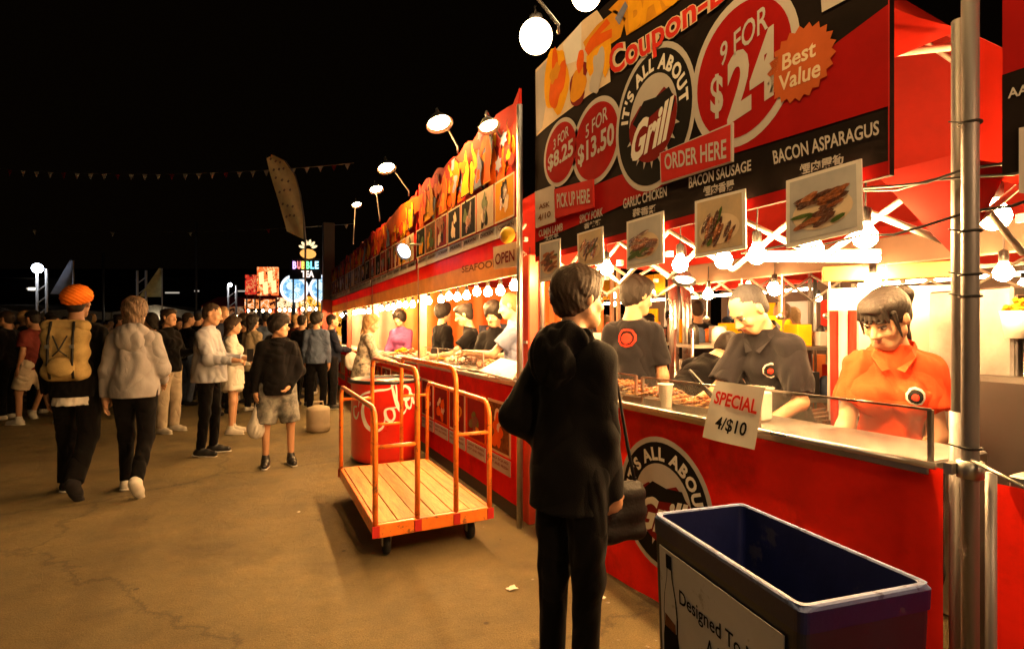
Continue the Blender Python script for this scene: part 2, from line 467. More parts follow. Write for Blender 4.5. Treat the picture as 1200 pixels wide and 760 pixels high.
def person(label, pos, face=0, h=1.7, cell=.012, lean=0, twist=0, head=(0, 0, 0), armL=None, armR=None, legL=None, legR=None,
           top=None, bot=None, shoe=None, hair=None, skin=None, female=False, detail=False, group=None, z0=None, curl=25, apron=None,
           seed=1, bulk=1.0, palm=None, nobody=False):
    s = h / 1.75
    V3 = Vector
    root = empty('person', (pos[0], pos[1], 0), -(TH + math.radians(face)), label, 'person', group)
    rng = random.Random(seed)
    aL = armL or ((-.12, .0, -1), (-.05, .22, -1)); aR = armR or ((.12, .0, -1), (.05, .22, -1))
    lL = legL or ((-.05, .04, -1), (0, -.05, -1)); lR = legR or ((.05, .04, -1), (0, -.05, -1))
    n = lambda v: V3(v).normalized()
    hipw = .09 * s; TL, SL = .43 * s, .41 * s
    drop = [TL * -n(l[0]).z + SL * -n(l[1]).z for l in (lL, lR)]
    pz = max(drop) + .085 * s if z0 is None else z0
    P = V3((0, 0, pz + .02 * s))
    R = rotm('Z', -twist) @ rotm('X', -lean)
    def T(x, y, z): return P + R @ V3((x * s, y * s, z * s))       # torso frame, origin at pelvis
    w_ = (.92 if female else 1.0) * bulk
    sh = [T(-.152 * w_, -.01, .44), T(.152 * w_, -.01, .44)]
    neck = T(0, -.015, .53)
    HR = R @ rotm('X', lean) if False else rotm('Z', -twist) @ rotm('X', -lean * .8)
    HR = HR @ rotm('Z', -head[0]) @ rotm('X', -head[1]) @ rotm('Y', head[2])
    hc = neck + (R @ V3((0, .01, .088)) + HR @ V3((0, .02, .075))) * s
    def Hd(x, y, z): return hc + HR @ V3((x * s, y * s, z * s))
    el = [sh[0] + n(aL[0]) * .285 * s, sh[1] + n(aR[0]) * .285 * s]
    wr = [el[0] + n(aL[1]) * .25 * s, el[1] + n(aR[1]) * .25 * s]
    hp = [P + rotm('Z', -twist) @ V3((-hipw, 0, -.02 * s)), P + rotm('Z', -twist) @ V3((hipw, 0, -.02 * s))]
    kn = [hp[0] + n(lL[0]) * TL, hp[1] + n(lR[0]) * TL]
    an = [kn[0] + n(lL[1]) * SL, kn[1] + n(lR[1]) * SL]
    def torso(sd, g, k=.06, shoulders=True):
        g = g
        sd.ell(T(0, 0, .0), ((.158 if female else .15) * s * bulk + g, .112 * s * bulk + g, .12 * s + g), R, k)
        sd.ell(T(0, .005, .16), ((.118 if female else .135) * s * bulk + g, .095 * s * bulk + g, .15 * s + g), R, k)
        sd.ell(T(0, -.005, .31), (.138 * s * w_ + g * .7, .106 * s * bulk + g, .16 * s + g * .5), R, k)
        if female:
            for q in (-1, 1): sd.ell(T(q * .065, .075, .32), (.062 * s + g, .058 * s + g, .06 * s + g), R, .03)
        gs = g * .6
        for q in (-1, 1): sd.cone(T(0, -.015, .495), T(q * .132 * w_, -.01, .436), .056 * s + gs, .052 * s + gs, .04)
        sd.cone(T(0, -.02, .46), T(0, -.015, .535), .07 * s + gs, .05 * s + gs * .6, .04)
    # --- body: one continuous surface
    b = SDF(); gi = -.012 * s
    torso(b, gi)
    b.cone(T(0, -.02, .48), hc + HR @ V3((0, -.02 * s, -.05 * s)), .056 * s, .05 * s, .03)
    for i, sg in ((0, -1), (1, 1)):
        b.cone(sh[i], el[i], .05 * s - .008, .04 * s - .004, .03); b.cone(el[i], wr[i], .04 * s - .003, .027 * s, .02)
        f = wr[i] - el[i]
        nr = palm[i] if palm else None
        nr = V3(nr) if nr is not None else (V3((-sg, 0, 0)) if abs(f.normalized().z) > .6 else V3((-sg * .4, 0, -1)))
        if cell <= .014: hand(b, wr[i], f, nr, s, curl, side=1)
        else: b.ell(wr[i] + f.normalized() * .07 * s, (.03 * s, .03 * s, .06 * s), f.to_track_quat('Z', 'Y').to_matrix(), .02)
        b.cone(hp[i], kn[i], .08 * s - .012, .05 * s - .004, .04); b.cone(kn[i], an[i], .05 * s - .002, .034 * s, .03)
        fd = (kn[i] - an[i]).normalized(); fw = V3((sg * .12, 1, 0)).normalized()
        fo = (fw - fd * fw.dot(fd)).normalized() if legL and legL != lR else fw
        fo = (fw - fd * fw.dot(fd)).normalized()
        fo = (fo * .9 + V3((0, 0, -.25 if fd.z > .93 else -.5))).normalized() if fd.z < .97 else fw
        b.cone(an[i] - fd * .035 * s, an[i] - fd * .045 * s + fo * .13 * s, .03 * s, .022 * s, .02)
        if shoe is not None:
            sd = SDF()
            ba = an[i] - fd * .04 * s
            sd.cone(ba - fo * .035 * s, ba + fo * .07 * s, .042 * s, .042 * s, .02)
            sd.cone(ba + fo * .06 * s - fd * .01 * s, ba + fo * .155 * s - fd * .012 * s, .042 * s, .033 * s, .03)
            sd.cone(an[i] + fd * .03 * s, ba, .043 * s, .046 * s, .03)
            if fd.z > .97: sd.cut(-fd, -(fd.dot(an[i])) + .075 * s)
            V, Q = sd.mesh(max(cell * .8, .006)); so_ = npobj('shoe', V, Q, shoe, root)
            if cell <= .014 and fd.z > .97:
                so = SDF(); sb = an[i] - fd * .068 * s
                so.cone(sb - fo * .045 * s, sb + fo * .06 * s, .045 * s, .045 * s, .02); so.cone(sb + fo * .06 * s, sb + fo * .165 * s, .045 * s, .036 * s, .03)
                so.cut(-fd, -(fd.dot(sb)) + .012 * s); so.cut(fd, fd.dot(sb) + .004 * s)
                V, Q = so.mesh(max(cell * .7, .006)); npobj('shoe_sole', V, Q, MATS['sole'], so_)
    # head
    fm = .94 if female else 1.0
    b.ell(Hd(0, -.012, .03), (.077 * s, .097 * s, .092 * s), HR, .02)
    b.ell(Hd(0, .028, -.035), (.060 * s * fm, .066 * s, .078 * s), HR, .025)
    b.cone(Hd(-.022, .062, -.092), Hd(.022, .062, -.092), .022 * s, .022 * s, .03)
    b.cone(Hd(-.05, .01, -.06), Hd(-.02, .055, -.09), .022 * s, .02 * s, .03); b.cone(Hd(.05, .01, -.06), Hd(.02, .055, -.09), .022 * s, .02 * s, .03)
    b.cone(Hd(0, .088, .012), Hd(0, .112, -.028), .008 * s, .0135 * s, .012)
    if cell <= .014:
        b.cone(Hd(-.014, .1, -.034), Hd(.014, .1, -.034), .009 * s, .009 * s, .008)
        b.cone(Hd(-.032, .078, .03), Hd(.032, .078, .03), .011 * s, .011 * s, .015)
        for q in (-1, 1):
            b.ell(Hd(q * .03, .1, .008), (.016 * s, .014 * s, .01 * s), HR, .012, sub=True)
            b.ell(Hd(q * .042, .066, -.03), (.02 * s, .018 * s, .02 * s), HR, .02)
        b.cone(Hd(-.02, .086, -.057), Hd(.02, .086, -.057), .0085 * s, .0085 * s, .006)
        b.cone(Hd(-.015, .086, -.068), Hd(.015, .086, -.068), .009 * s, .009 * s, .006)
    for q in (-1, 1):
        b.ell(Hd(q * .08, -.005, -.005), (.011 * s, .019 * s, .031 * s), HR @ rotm('Z', -q * 18), .01)
    if not nobody:
        V, Q = b.mesh(cell); npobj('body', V, Q, skin or MATS['skin'], root)
    # --- lower garment
    if bot:
        g = bot.get('g', .008); sd = SDF()
        sd.ell(T(0, 0, -.005), ((.156 if female else .148) * s * bulk + g, .11 * s * bulk + g, .12 * s + g), R, .05)
        if bot.get('skirt'):
            L = bot['skirt']
            for i in (0, 1): sd.cone(hp[i], hp[i].lerp(kn[i], L), .1 * s + g, .12 * s + g, .1, flat=True)
        for i in (0, 1):
            if bot.get('skirt'): break
            fl = bot.get('flare', 0)
            sd.cone(hp[i], kn[i] if bot.get('long', 1) else hp[i].lerp(kn[i], bot.get('len', .9)), .088 * s + g, (.058 if bot.get('long', 1) else .08) * s + g + fl * .5, .05, flat=not bot.get('long', 1))
            if bot.get('long', 1):
                e = kn[i].lerp(an[i], bot.get('cuff', 1.0))
                sd.cone(kn[i], e, .056 * s + g, .044 * s + g + fl, .03, flat=True)
        wn = R @ V3((0, 0, 1)); sd.cut(wn, wn.dot(T(0, 0, .1)))
        sd.fold = fold_fn(bot.get('amp', .006), seed + 5, .13)
        V, Q = sd.mesh(cell); npobj('skirt' if bot.get('skirt') else ('trousers' if bot.get('long', 1) else 'shorts'), V, Q, bot['m'], root)
    # --- upper garment
    if top:
        g = top.get('g', .012); sd = SDF(); torso(sd, g, .05)
        hem = top.get('hem', -.08)
        if hem < -.05: sd.cone(T(0, 0, .1), T(0, 0, hem), .13 * s * bulk + g, .145 * s * bulk + g, .05)
        for i in (0, 1):
            if top.get('long', 1):
                ga = g * .75; sd.cone(sh[i], el[i], .054 * s + ga * .8, .044 * s + ga, .04); sd.cone(el[i], wr[i].lerp(el[i], top.get('cuff', .05)), .043 * s + ga, .032 * s + ga * .6, .03, flat=True)
            elif top.get('long', 1) == 0:
                sd.cone(sh[i], sh[i].lerp(el[i], top.get('sl', .62)), .055 * s + g * .7, .052 * s + g * 1.1, .04, flat=True)
        wn = R @ V3((0, 0, 1)); sd.cut(-wn, -wn.dot(T(0, 0, hem)))
        sd.cone(T(0, -.025, .47), T(0, -.01, .565), .062 * s + g * .5, .058 * s + g * .5, .02)
        sd.cut(wn + (R @ V3((0, -.35, 0))), (wn + R @ V3((0, -.35, 0))).normalized().dot(T(0, .0, .545)))
        hd = top.get('hood')
        if top.get('low'): sd.ell(T(*top['low'][0]), tuple(q * s for q in top['low'][1]), R, .06)
        sd.fold = fold_fn(top.get('amp', .007), seed, top.get('wl', .11))
        V, Q = sd.mesh(cell); npobj(top.get('name', 'shirt'), V, Q, top['m'], root)
        if hd == 'down':
            e = SDF(); ring_ = []
            for k in range(13):
                a = math.pi * 2 * k / 12; bk = (1 - math.cos(a)) / 2       # 0 front .. 1 back
                ring_.append((T(.088 * math.sin(a) * (1 + .25 * bk), .075 * math.cos(a) - .035 * bk - .01, .475 + .075 * bk * .8 + .012 * math.sin(3 * a)), (.022 + .022 * bk) * s))
            for k in range(12): e.cone(ring_[k][0], ring_[k + 1][0], ring_[k][1], ring_[k + 1][1], .02)
            e.ell(T(0, -.135, .43), (.115 * s, .055 * s, .11 * s), R @ rotm('X', 18), .04)
            e.fold = fold_fn(.014, seed + 31, .07)
            V, Q = e.mesh(min(cell, .009)); npobj('hood', V, Q, top['m'], root)
        for (ex, ez, er, es, em, off, nm) in top.get('emblems', []):
            e = SDF(); torso(e, g + off, .05)
            if hem < -.05: e.cone(T(0, 0, .1), T(0, 0, hem), .13 * s * bulk + g + off, .145 * s * bulk + g + off, .05)
            o0 = T(ex, 0, ez); RT = R.transposed(); base_f = sd.fold
            def ef(X, Y, Z, o0=o0, RT=RT, er=er, es=es, bf=base_f): return bf(X, Y, Z)
            e.fold = ef
            for k in range(10):
                a = k * math.pi / 5; nn = R @ V3((math.cos(a), 0, math.sin(a))); e.cut(nn, nn.dot(o0) + er * s)
            nn = R @ V3((0, -es, 0)); e.cut(nn, nn.dot(T(0, es * .02, 0)))
            V, Q = e.mesh(max(.005, cell * .7)); npobj(nm, V, Q, em, root)
        if top.get('under'):
            e = SDF(); e.cone(T(0, 0, .1), T(0, 0, top['under'][1]), .135 * s * bulk, .142 * s * bulk + g * .8, .05, flat=True); e.fold = fold_fn(.006, seed + 9)
            V, Q = e.mesh(cell); npobj('undershirt', V, Q, top['under'][0], root)
        if top.get('collar'):
            cb = MB()
            for q in (-1, 1):
                pts = [T(q * .01, .095, .46), T(q * .065, .05, .535), T(q * .078, -.02, .56), T(q * .04, -.075, .57), T(0, -.08, .572),
                       T(0, -.105, .53), T(q * .06, -.09, .525), T(q * .088, -.02, .535), T(q * .078, .055, .505), T(q * .04, .112, .452)]
                for a in range(4): cb.add([pts[a], pts[a + 1], pts[8 - a], pts[9 - a]], [(0, 1, 2, 3)])
            cb.build('collar', top['m'], root, world=False)
    # --- hair
    if hair:
        st, hm = hair[0], hair[1]; sd = SDF(); big = {'crop': -.007, 'short': -.003, 'buzz': -.006, 'messy': .012, 'long': .013, 'pony': .0, 'bun': 0, 'mop': .02, 'cap': -.004, 'beanie': 0, 'turban': 0}[st]
        if st in ('beanie', 'turban', 'cap'):
            base = MATS['hair_black']
            if st == 'turban':
                sd.ell(Hd(0, -.025, .05), (.112 * s, .125 * s, .105 * s), HR @ rotm('X', 14), .03)
                sd.ell(Hd(0, .02, .09), (.085 * s, .085 * s, .07 * s), HR, .04)
                w0 = HR @ V3((0, -.42, .91)); sd.cut(-w0, -w0.dot(Hd(0, 0, .022)))
                rr = HR.transposed()
                def tf(X, Y, Z):
                    return .004 * np.sin(2 * math.pi * ((Z - hc.z) * .9 + (X * .5) + (Y * .3)) / .028)
                sd.fold = tf
            elif st == 'beanie':
                sd.ell(Hd(0, -.018, .045), (.092 * s, .112 * s, .105 * s), HR, .03)
                w0 = HR @ V3((0, -.3, .95)); sd.cut(-w0, -w0.dot(Hd(0, 0, .025)))
            else:
                sd.ell(Hd(0, -.015, .045), (.088 * s, .108 * s, .088 * s), HR, .03)
                w0 = HR @ V3((0, -.1, 1)); sd.cut(-w0, -w0.dot(Hd(0, 0, .045)))
                sd.ell(Hd(0, .12, .055), (.06 * s, .075 * s, .01 * s), HR @ rotm('X', -8), .008)
            V, Q = sd.mesh(cell * .8); npobj(st, V, Q, hm, root)
            sd = SDF(); hm = MATS['hair_black']; st2 = 'buzz'; big = -.006
        sd.ell(Hd(0, -.02, .035), ((.085 + big) * s, (.105 + big) * s, (.098 + big) * s), HR, .02)
        sd.ell(Hd(0, -.05, -.02), ((.07 + big * .5) * s, (.058 + big) * s, .07 * s), HR, .02)
        if st in ('messy', 'mop', 'pony', 'long', 'bun'):
            sd.ell(Hd(0, .045, .085), (.068 * s, .055 * s, .04 * s), HR, .03)
        nn = HR @ V3((0, .79, -.61))
        sd.cut(nn, nn.dot(Hd(0, .075 if st != 'mop' else .09, .058 if st != 'mop' else .04)))
        if st == 'mop':
            sd.ell(Hd(0, .0, .1), (.09 * s, .1 * s, .06 * s), HR, .03)
        if st == 'long':
            for q in (-1, 1):
                sd.cone(Hd(q * .055, -.03, 0), T(q * .05, -.085, .44), .035 * s, .018 * s, .03)
            sd.cone(Hd(0, -.055, 0), T(0, -.12, .40), .055 * s, .026 * s, .04)
        if st == 'bun': sd.ell(Hd(0, -.1, .08), (.04 * s, .04 * s, .04 * s), HR, .01)
        am = (.0014 if detail else .0025) if st not in ('messy', 'mop') else .0045
        if st == 'long': am = .007
        hw = Vector(HR @ V3((0, 0, 1)))
        def hf(X, Y, Z, a=am, hx=hc):
            return a * (.35 * np.sin(420 * (X - hx.x) + 5 * np.sin(23 * (Z - hx.z)) + 4 * np.sin(30 * Y)) + .35 * np.sin(330 * (Y - hx.y) + 5 * np.sin(31 * (Z - hx.z) + 20 * X)) + .55 * np.sin(75 * (X - hx.x) + 60 * (Z - hx.z) + 2 * np.sin(50 * Y)))
        sd.fold = hf
        V, Q = sd.mesh(max(.005, cell * .75)); npobj('hair', V, Q, hm, root)
        if st == 'pony':
            sd = SDF()
            p0 = Hd(0, -.1, .05); p1 = Hd(-.01, -.14, .03); p2 = T(-.03, -.15, .56); p3 = T(-.05, -.155, .44); p4 = T(-.055, -.15, .34)
            sd.cone(p0, p1, .02 * s, .03 * s, .02); sd.cone(p1, p2, .034 * s, .034 * s, .03); sd.cone(p2, p3, .034 * s, .026 * s, .03); sd.cone(p3, p4, .026 * s, .008 * s, .03)
            sd.fold = hf; V, Q = sd.mesh(.006); npobj('ponytail', V, Q, hm, root)
            # fringe and side locks
            sd = SDF()
            for i in range(7):
                x = -.055 + i * .0183
                sd.cone(Hd(x * .8, .07, .095), Hd(x * 1.15, .101 - abs(x) * .35, .036), .014 * s, .007 * s, .008)
            for q in (-1, 1): sd.cone(Hd(q * .07, .05, .06), Hd(q * .079, .055, -.06), .012 * s, .004 * s, .01)
            V, Q = sd.mesh(.005); npobj('fringe', V, Q, hm, root)
    if detail:
        for q in (-1, 1):
            e = MB().ball(Hd(q * .031, .079, .006), (.0135 * s, .0115 * s, .0085 * s), 12, 8, HR); ey = e.build('eye', MATS['eyewhite'], root, world=False)
            e = MB().ball(Hd(q * .031, .0885, .004), (.0055 * s, .0035 * s, .0055 * s), 10, 6, HR); e.build('iris', MATS['hair_black'], ey, world=False)
            e = MB(); e.tube([Hd(q * .047, .08, .012), Hd(q * .031, .0935, .0145), Hd(q * .018, .09, .008)], .0028 * s, 6); e.build('eyelid', MATS['hair_black'], ey, world=False)
            e = MB(); e.tube([Hd(q * .052, .079, .03), Hd(q * .036, .094, .036), Hd(q * .017, .096, .031)], [.002 * s, .004 * s, .0035 * s], 6); e.build('eyebrow', hair[1] if hair and hair[0] not in ('cap',) else MATS['hair_black'], root, world=False)
        e = MB(); e.tube([Hd(-.024, .087, -.0615), Hd(-.008, .0965, -.058), Hd(.008, .0965, -.058), Hd(.024, .087, -.0615)], [.002 * s, .0048 * s, .0048 * s, .002 * s], 6)
        e.tube([Hd(-.02, .087, -.0655), Hd(0, .0965, -.0685), Hd(.02, .087, -.0655)], [.002 * s, .006 * s, .002 * s], 6); e.build('lips', MATS['lips'], root, world=False)
    J = dict(root=root, T=T, Hd=Hd, el=el, wr=wr, hc=hc, HR=HR, R=R, sh=sh, s=s, kn=kn, an=an, hp=hp)
    return J
def w(J, v): return wmat(J['root']) @ Vector(v)
# ------------------------------------------------------------------ material palette
mat('skin', (.52, .29, .17), .5, bump=.08, bscale=90, var=.08, scale=14)
mat('skin_warm', (.5, .27, .15), .5, bump=.08, bscale=90, var=.08, scale=14)
mat('skin_deep', (.33, .17, .09), .5, bump=.08, bscale=90, var=.08, scale=14)
mat('sole', (.55, .53, .48), .7)
mat('lips', (.4, .12, .09), .4)
mat('eyewhite', (.7, .66, .6), .2)
mat('hair_black', (.014, .010, .008), .6, bump=.4, bscale=170, stretch=(3, 3, .5), var=.35, scale=60)
mat('hair_brown', (.035, .02, .012), .6, bump=.4, bscale=170, stretch=(3, 3, .5), var=.35, scale=60)
mat('hair_blond', (.36, .22, .1), .6, bump=.4, bscale=170, stretch=(3, 3, .5), var=.35, scale=60)
mat('hair_grey', (.028, .028, .032), .6, bump=.4, bscale=170, stretch=(3, 3, .5), var=.35, scale=60)
mat('hair_ginger', (.2, .085, .03), .6, bump=.4, bscale=170, stretch=(3, 3, .5), var=.35, scale=60)
mat('black_cotton', (.0045, .004, .0045), .85, bump=.3, bscale=260, sheen=.05)
mat('charcoal_cotton', (.012, .011, .013), .85, bump=.3, bscale=260, sheen=.1)
mat('navy_cotton', (.02, .024, .045), .85, bump=.3, bscale=260)
mat('denim_blue', (.09, .12, .2), .85, bump=.35, bscale=240, var=.25)
mat('grey_fleece', (.27, .26, .27), .9, bump=.35, bscale=200, var=.1)
mat('pale_shirt', (.42, .44, .5), .85, bump=.3, bscale=200, var=.06)
mat('white_cotton', (.66, .64, .6), .85, bump=.25, bscale=200)
mat('cream_cotton', (.5, .43, .33), .85, bump=.3, bscale=200)
mat('khaki_cotton', (.3, .24, .16), .85, bump=.3, bscale=200)
mat('red_cotton', (.75, .07, .02), .8, bump=.25, bscale=220, var=.06)
mat('maroon_cotton', (.14, .03, .025), .85, bump=.25, bscale=220)
mat('purple_cotton', (.25, .07, .2), .85, bump=.25, bscale=220)
mat('blue_grey_cotton', (.17, .2, .32), .85, bump=.25, bscale=220)
mat('camo_grey', (.28, .28, .26), .85, bump=.3, bscale=220, dark=(.08, .08, .08), scale=14)
mat('floral_cloth', (.7, .62, .5), .85, dark=(.03, .03, .04), scale=18)
mat('green_flannel', (.02, .05, .025), .85)
mat('turban_orange', (.85, .2, .02), .8, bump=.3, bscale=160, stretch=(1, 1, 6))
mat('pack_tan', (.4, .29, .12), .8, bump=.3, bscale=150, var=.25, scale=9)
mat('steel', (.62, .6, .57), .28, metal=1, var=.1, bump=.04, bscale=40)
mat('pole_steel', (.24, .23, .23), .5, metal=.5, var=.12, scale=5, bump=.05, bscale=60, stretch=(1, 1, .15))
mat('steel_dull', (.45, .44, .42), .42, metal=1, var=.18, bump=.06, bscale=30)
mat('alu_white', (.55, .5, .43), .5, var=.08)
mat('black_plastic', (.015, .015, .016), .4)
mat('black_strap', (.01, .01, .01), .6)
mat('cable_black', (.01, .01, .011), .5)
mat('canopy_red', (.34, .016, .008), .75, trans=.35, bump=.2, bscale=8, var=.1)
mat('skirt_red', (.85, .02, .006), .7, trans=.5, bump=.3, bscale=5, var=.1, wear=((.22, .015, .008), 2.2, .52, .72, .55))
mat('banner_black', (.012, .008, .007), .85, var=.3)
mat('banner_red', (.33, .007, .006), .85, var=.12)
mat('sign_red', (.5, .03, .025), .85, var=.1)
mat('print_white', (.5, .47, .45), .82, var=.06)
mat('print_white_bright', (.78, .76, .72), .82, var=.05)
mat('print_cream', (.75, .6, .42), .82)
mat('print_yellow', (.85, .4, .01), .82)
mat('print_gold', (.7, .3, .015), .82)
mat('print_orange', (.75, .12, .005), .82)
mat('print_red', (.65, .035, .02), .82)
mat('print_dark_red', (.2, .015, .012), .82)
mat('print_blue_grey', (.2, .22, .32), .82)
mat('print_black', (.012, .011, .01), .82)
mat('print_brown', (.25, .1, .03), .82, dark=(.07, .025, .01), scale=30)
mat('burst_orange', (.5, .11, .03), .85)
mat('photo_ground', (.6, .6, .58), .6, dark=(.36, .37, .4), scale=3)
mat('photo_table', (.7, .52, .3), .6, dark=(.4, .34, .26), scale=5)
mat('meat', (.5, .16, .04), .35, dark=(.12, .03, .012), scale=40, bump=.6, bscale=90)
mat('meat_char', (.16, .05, .02), .4, dark=(.03, .012, .008), scale=40, bump=.6, bscale=90)
mat('greens', (.09, .16, .02), .5, dark=(.03, .06, .01), scale=30)
mat('wood', (.66, .37, .13), .6, dark=(.38, .19, .06), scale=5, bump=.35, bscale=18, stretch=(10, 1, 10), wear=((.12, .07, .035), 1.2, .52, .66, .6))
mat('cart_orange', (.85, .2, .02), .38, var=.18, scale=12, bump=.15, coat=.2, wear=((.16, .07, .03), 14, .56, .62, .85))
mat('rubber', (.015, .014, .013), .7)
mat('cooler_red', (.85, .02, .01), .3, coat=.4, var=.08, bump=.08, bscale=7)
mat('cooler_white', (.75, .72, .68), .5)
mat('bin_blue', (.0025, .006, .055), .42, var=.25, bump=.1, bscale=30, wear=((.05, .05, .07), 9, .6, .64, .5))
mat('bin_navy', (.006, .008, .022), .42, var=.2)
mat('bin_rim', (.10, .15, .33), .5, var=.25, scale=18, wear=((.02, .025, .08), 20, .55, .6, .8))
mat('bin_panel', (.52, .52, .56), .5, var=.08, wear=((.2, .18, .16), 12, .6, .66, .6))
mat('paper_white', (.72, .69, .62), .75, var=.04)
mat('paper_grey', (.5, .47, .42), .7, var=.06)
mat('cup_white', (.75, .72, .64), .5)
mat('tray_metal', (.55, .52, .48), .3, metal=1)
mat('fridge_white', (.62, .58, .5), .4, var=.06)
mat('wall_panel', (.55, .5, .42), .5, var=.08)
mat('soffit', (.10, .06, .04), .7, var=.1)
mat('bag_white', (.72, .7, .66), .5, trans=.3)
mat('stone_beige', (.45, .38, .28), .7)
mat('hair_fair', (.2, .13, .08), .6, bump=.6, bscale=120, stretch=(3, 3, .4), dark=(.035, .022, .014), scale=22)
mat('orange_panel', (.75, .2, .04), .5, var=.1)
mat('stall_post_red', (.6, .06, .025), .45, var=.15)
mat('stall_post_pale', (.6, .36, .22), .5, var=.1)
mat('beige_fascia', (.6, .36, .14), .65, var=.15, trans=.4)
mat('band_red', (.75, .06, .012), .65, var=.15, trans=.45)
mat('leaf_yellow', (.85, .5, .02), .5)
mat('flag_cream', (.9, .78, .36), .8, trans=.4, var=.15)
mat('flag_grey', (.35, .36, .4), .8, trans=.3)
mat('dark_wall', (.03, .025, .022), .8)
mat('dark_steel', (.05, .045, .04), .5)
mat('pennant_white', (.6, .58, .55), .7, trans=.3)
glassmat('guard_glass', (.8, .75, .62), .16)
glassmat('clear_plastic', (.85, .8, .7), .3, .2)
BULB = emat('bulb_glow', (1.0, .55, .2), 600)
TUBE = emat('tube_glow', (1.0, .66, .32), 60)
GLOBE = emat('globe_glow', (1.0, .7, .38), 13)
FLOOD = emat('flood_glow', (1.0, .58, .2), 330)
COOL = emat('cool_glow', (.75, .82, 1.0), 45)
SHOP = emat('shop_glow', (1.0, .58, .22), 6)

# ------------------------------------------------------------------ ground
def ground_material():
    m = bpy.data.materials.new('worn_concrete'); m.use_nodes = True
    nt = m.node_tree; n = nt.nodes; l = nt.links; p = n['Principled BSDF']
    tc = n.new('ShaderNodeTexCoord')
    def noise(sc, det=6, ro=.6):
        q = n.new('ShaderNodeTexNoise'); q.inputs['Scale'].default_value = sc; q.inputs['Detail'].default_value = det; q.inputs['Roughness'].default_value = ro
        l.new(tc.outputs['Object'], q.inputs['Vector']); return q
    def ramp(src, a, b, ca, cb):
        r = n.new('ShaderNodeValToRGB'); r.color_ramp.elements[0].position = a; r.color_ramp.elements[1].position = b
        r.color_ramp.elements[0].color = ca; r.color_ramp.elements[1].color = cb; l.new(src, r.inputs[0]); return r
    def mix(fac, a, b, bl='MIX'):
        q = n.new('ShaderNodeMix'); q.data_type = 'RGBA'; q.blend_type = bl
        if isinstance(fac, float): q.inputs[0].default_value = fac
        else: l.new(fac, q.inputs[0])
        l.new(a, q.inputs[6]); l.new(b, q.inputs[7]); return q.outputs[2]
    big = noise(.55, 8, .65); mid = noise(3.5, 7, .7); fine = noise(140, 5, .8); spots = noise(1.7, 3, .5)
    base = ramp(big.outputs[0], .35, .68, (.165, .13, .058, 1), (.28, .222, .098, 1))
    m2 = ramp(mid.outputs[0], .3, .75, (.7, .7, .7, 1), (1.15, 1.12, 1.08, 1))
    c = mix(1.0, base.outputs[0], m2.outputs[0], 'MULTIPLY')
    f = ramp(fine.outputs[0], .36, .62, (.5, .5, .48, 1), (1.3, 1.28, 1.25, 1))
    c = mix(.9, c, f.outputs[0], 'MULTIPLY')
    # spilled stains and gum
    st = ramp(spots.outputs[0], .56, .64, (0, 0, 0, 1), (.25, .25, .25, 1))
    dk = n.new('ShaderNodeRGB'); dk.outputs[0].default_value = (.045, .032, .02, 1)
    c = mix(st.outputs[0], c, dk.outputs[0])
    v = n.new('ShaderNodeTexVoronoi'); v.inputs['Scale'].default_value = 2.6; l.new(tc.outputs['Object'], v.inputs['Vector'])
    gm = ramp(v.outputs['Distance'], .03, .045, (.7, .7, .7, 1), (0, 0, 0, 1))
    c = mix(gm.outputs[0], c, dk.outputs[0])
    # cracks
    v2 = n.new('ShaderNodeTexVoronoi'); v2.feature = 'DISTANCE_TO_EDGE'; v2.inputs['Scale'].default_value = .28
    wv = n.new('ShaderNodeVectorMath'); wv.operation = 'ADD'; l.new(tc.outputs['Object'], wv.inputs[0])
    w2 = n.new('ShaderNodeVectorMath'); w2.operation = 'SCALE'; w2.inputs[3].default_value = .5; l.new(mid.outputs[1], w2.inputs[0]); l.new(w2.outputs[0], wv.inputs[1])
    l.new(wv.outputs[0], v2.inputs['Vector'])
    ck = ramp(v2.outputs[0], .002, .006, (.5, .5, .5, 1), (0, 0, 0, 1))
    c = mix(ck.outputs[0], c, dk.outputs[0])
    l.new(c, p.inputs['Base Color'])
    rr = n.new('ShaderNodeMapRange'); rr.inputs[3].default_value = .55; rr.inputs[4].default_value = .9; l.new(mid.outputs[0], rr.inputs[0]); l.new(rr.outputs[0], p.inputs['Roughness'])
    b = n.new('ShaderNodeBump'); b.inputs['Strength'].default_value = .8; b.inputs['Distance'].default_value = .014
    ad = n.new('ShaderNodeMath'); ad.operation = 'MULTIPLY_ADD'; l.new(mid.outputs[0], ad.inputs[0]); ad.inputs[1].default_value = 2.5; l.new(fine.outputs[0], ad.inputs[2])
    l.new(ad.outputs[0], b.inputs['Height']); l.new(b.outputs[0], p.inputs['Normal'])
    return m
g = MB(); g.add([(-250, -60, 0), (250, -60, 0), (250, 400, 0), (-250, 400, 0)], [(0, 1, 2, 3)])
g.build('ground', ground_material(), kind='structure')
# dirt strip along the foot of the stalls
k_ = MB(); rd = random.Random(3)
for i in range(170):
    y = rd.uniform(.6, 14); x = 1.62 + rd.gauss(0, .13); r = rd.uniform(.004, .014) if rd.random() < .9 else .025
    k_.add([(x + r * math.cos(a + y) * rd.uniform(.6, 1.3), y + r * math.sin(a + y), .004 + rd.uniform(0, .004)) for a in (0, 1.4, 2.9, 4.4)], [(0, 1, 2, 3)])
k_.build('litter', mat('litter_paper', (.45, .4, .32), .8, dark=(.08, .06, .04), scale=40), kind='stuff')

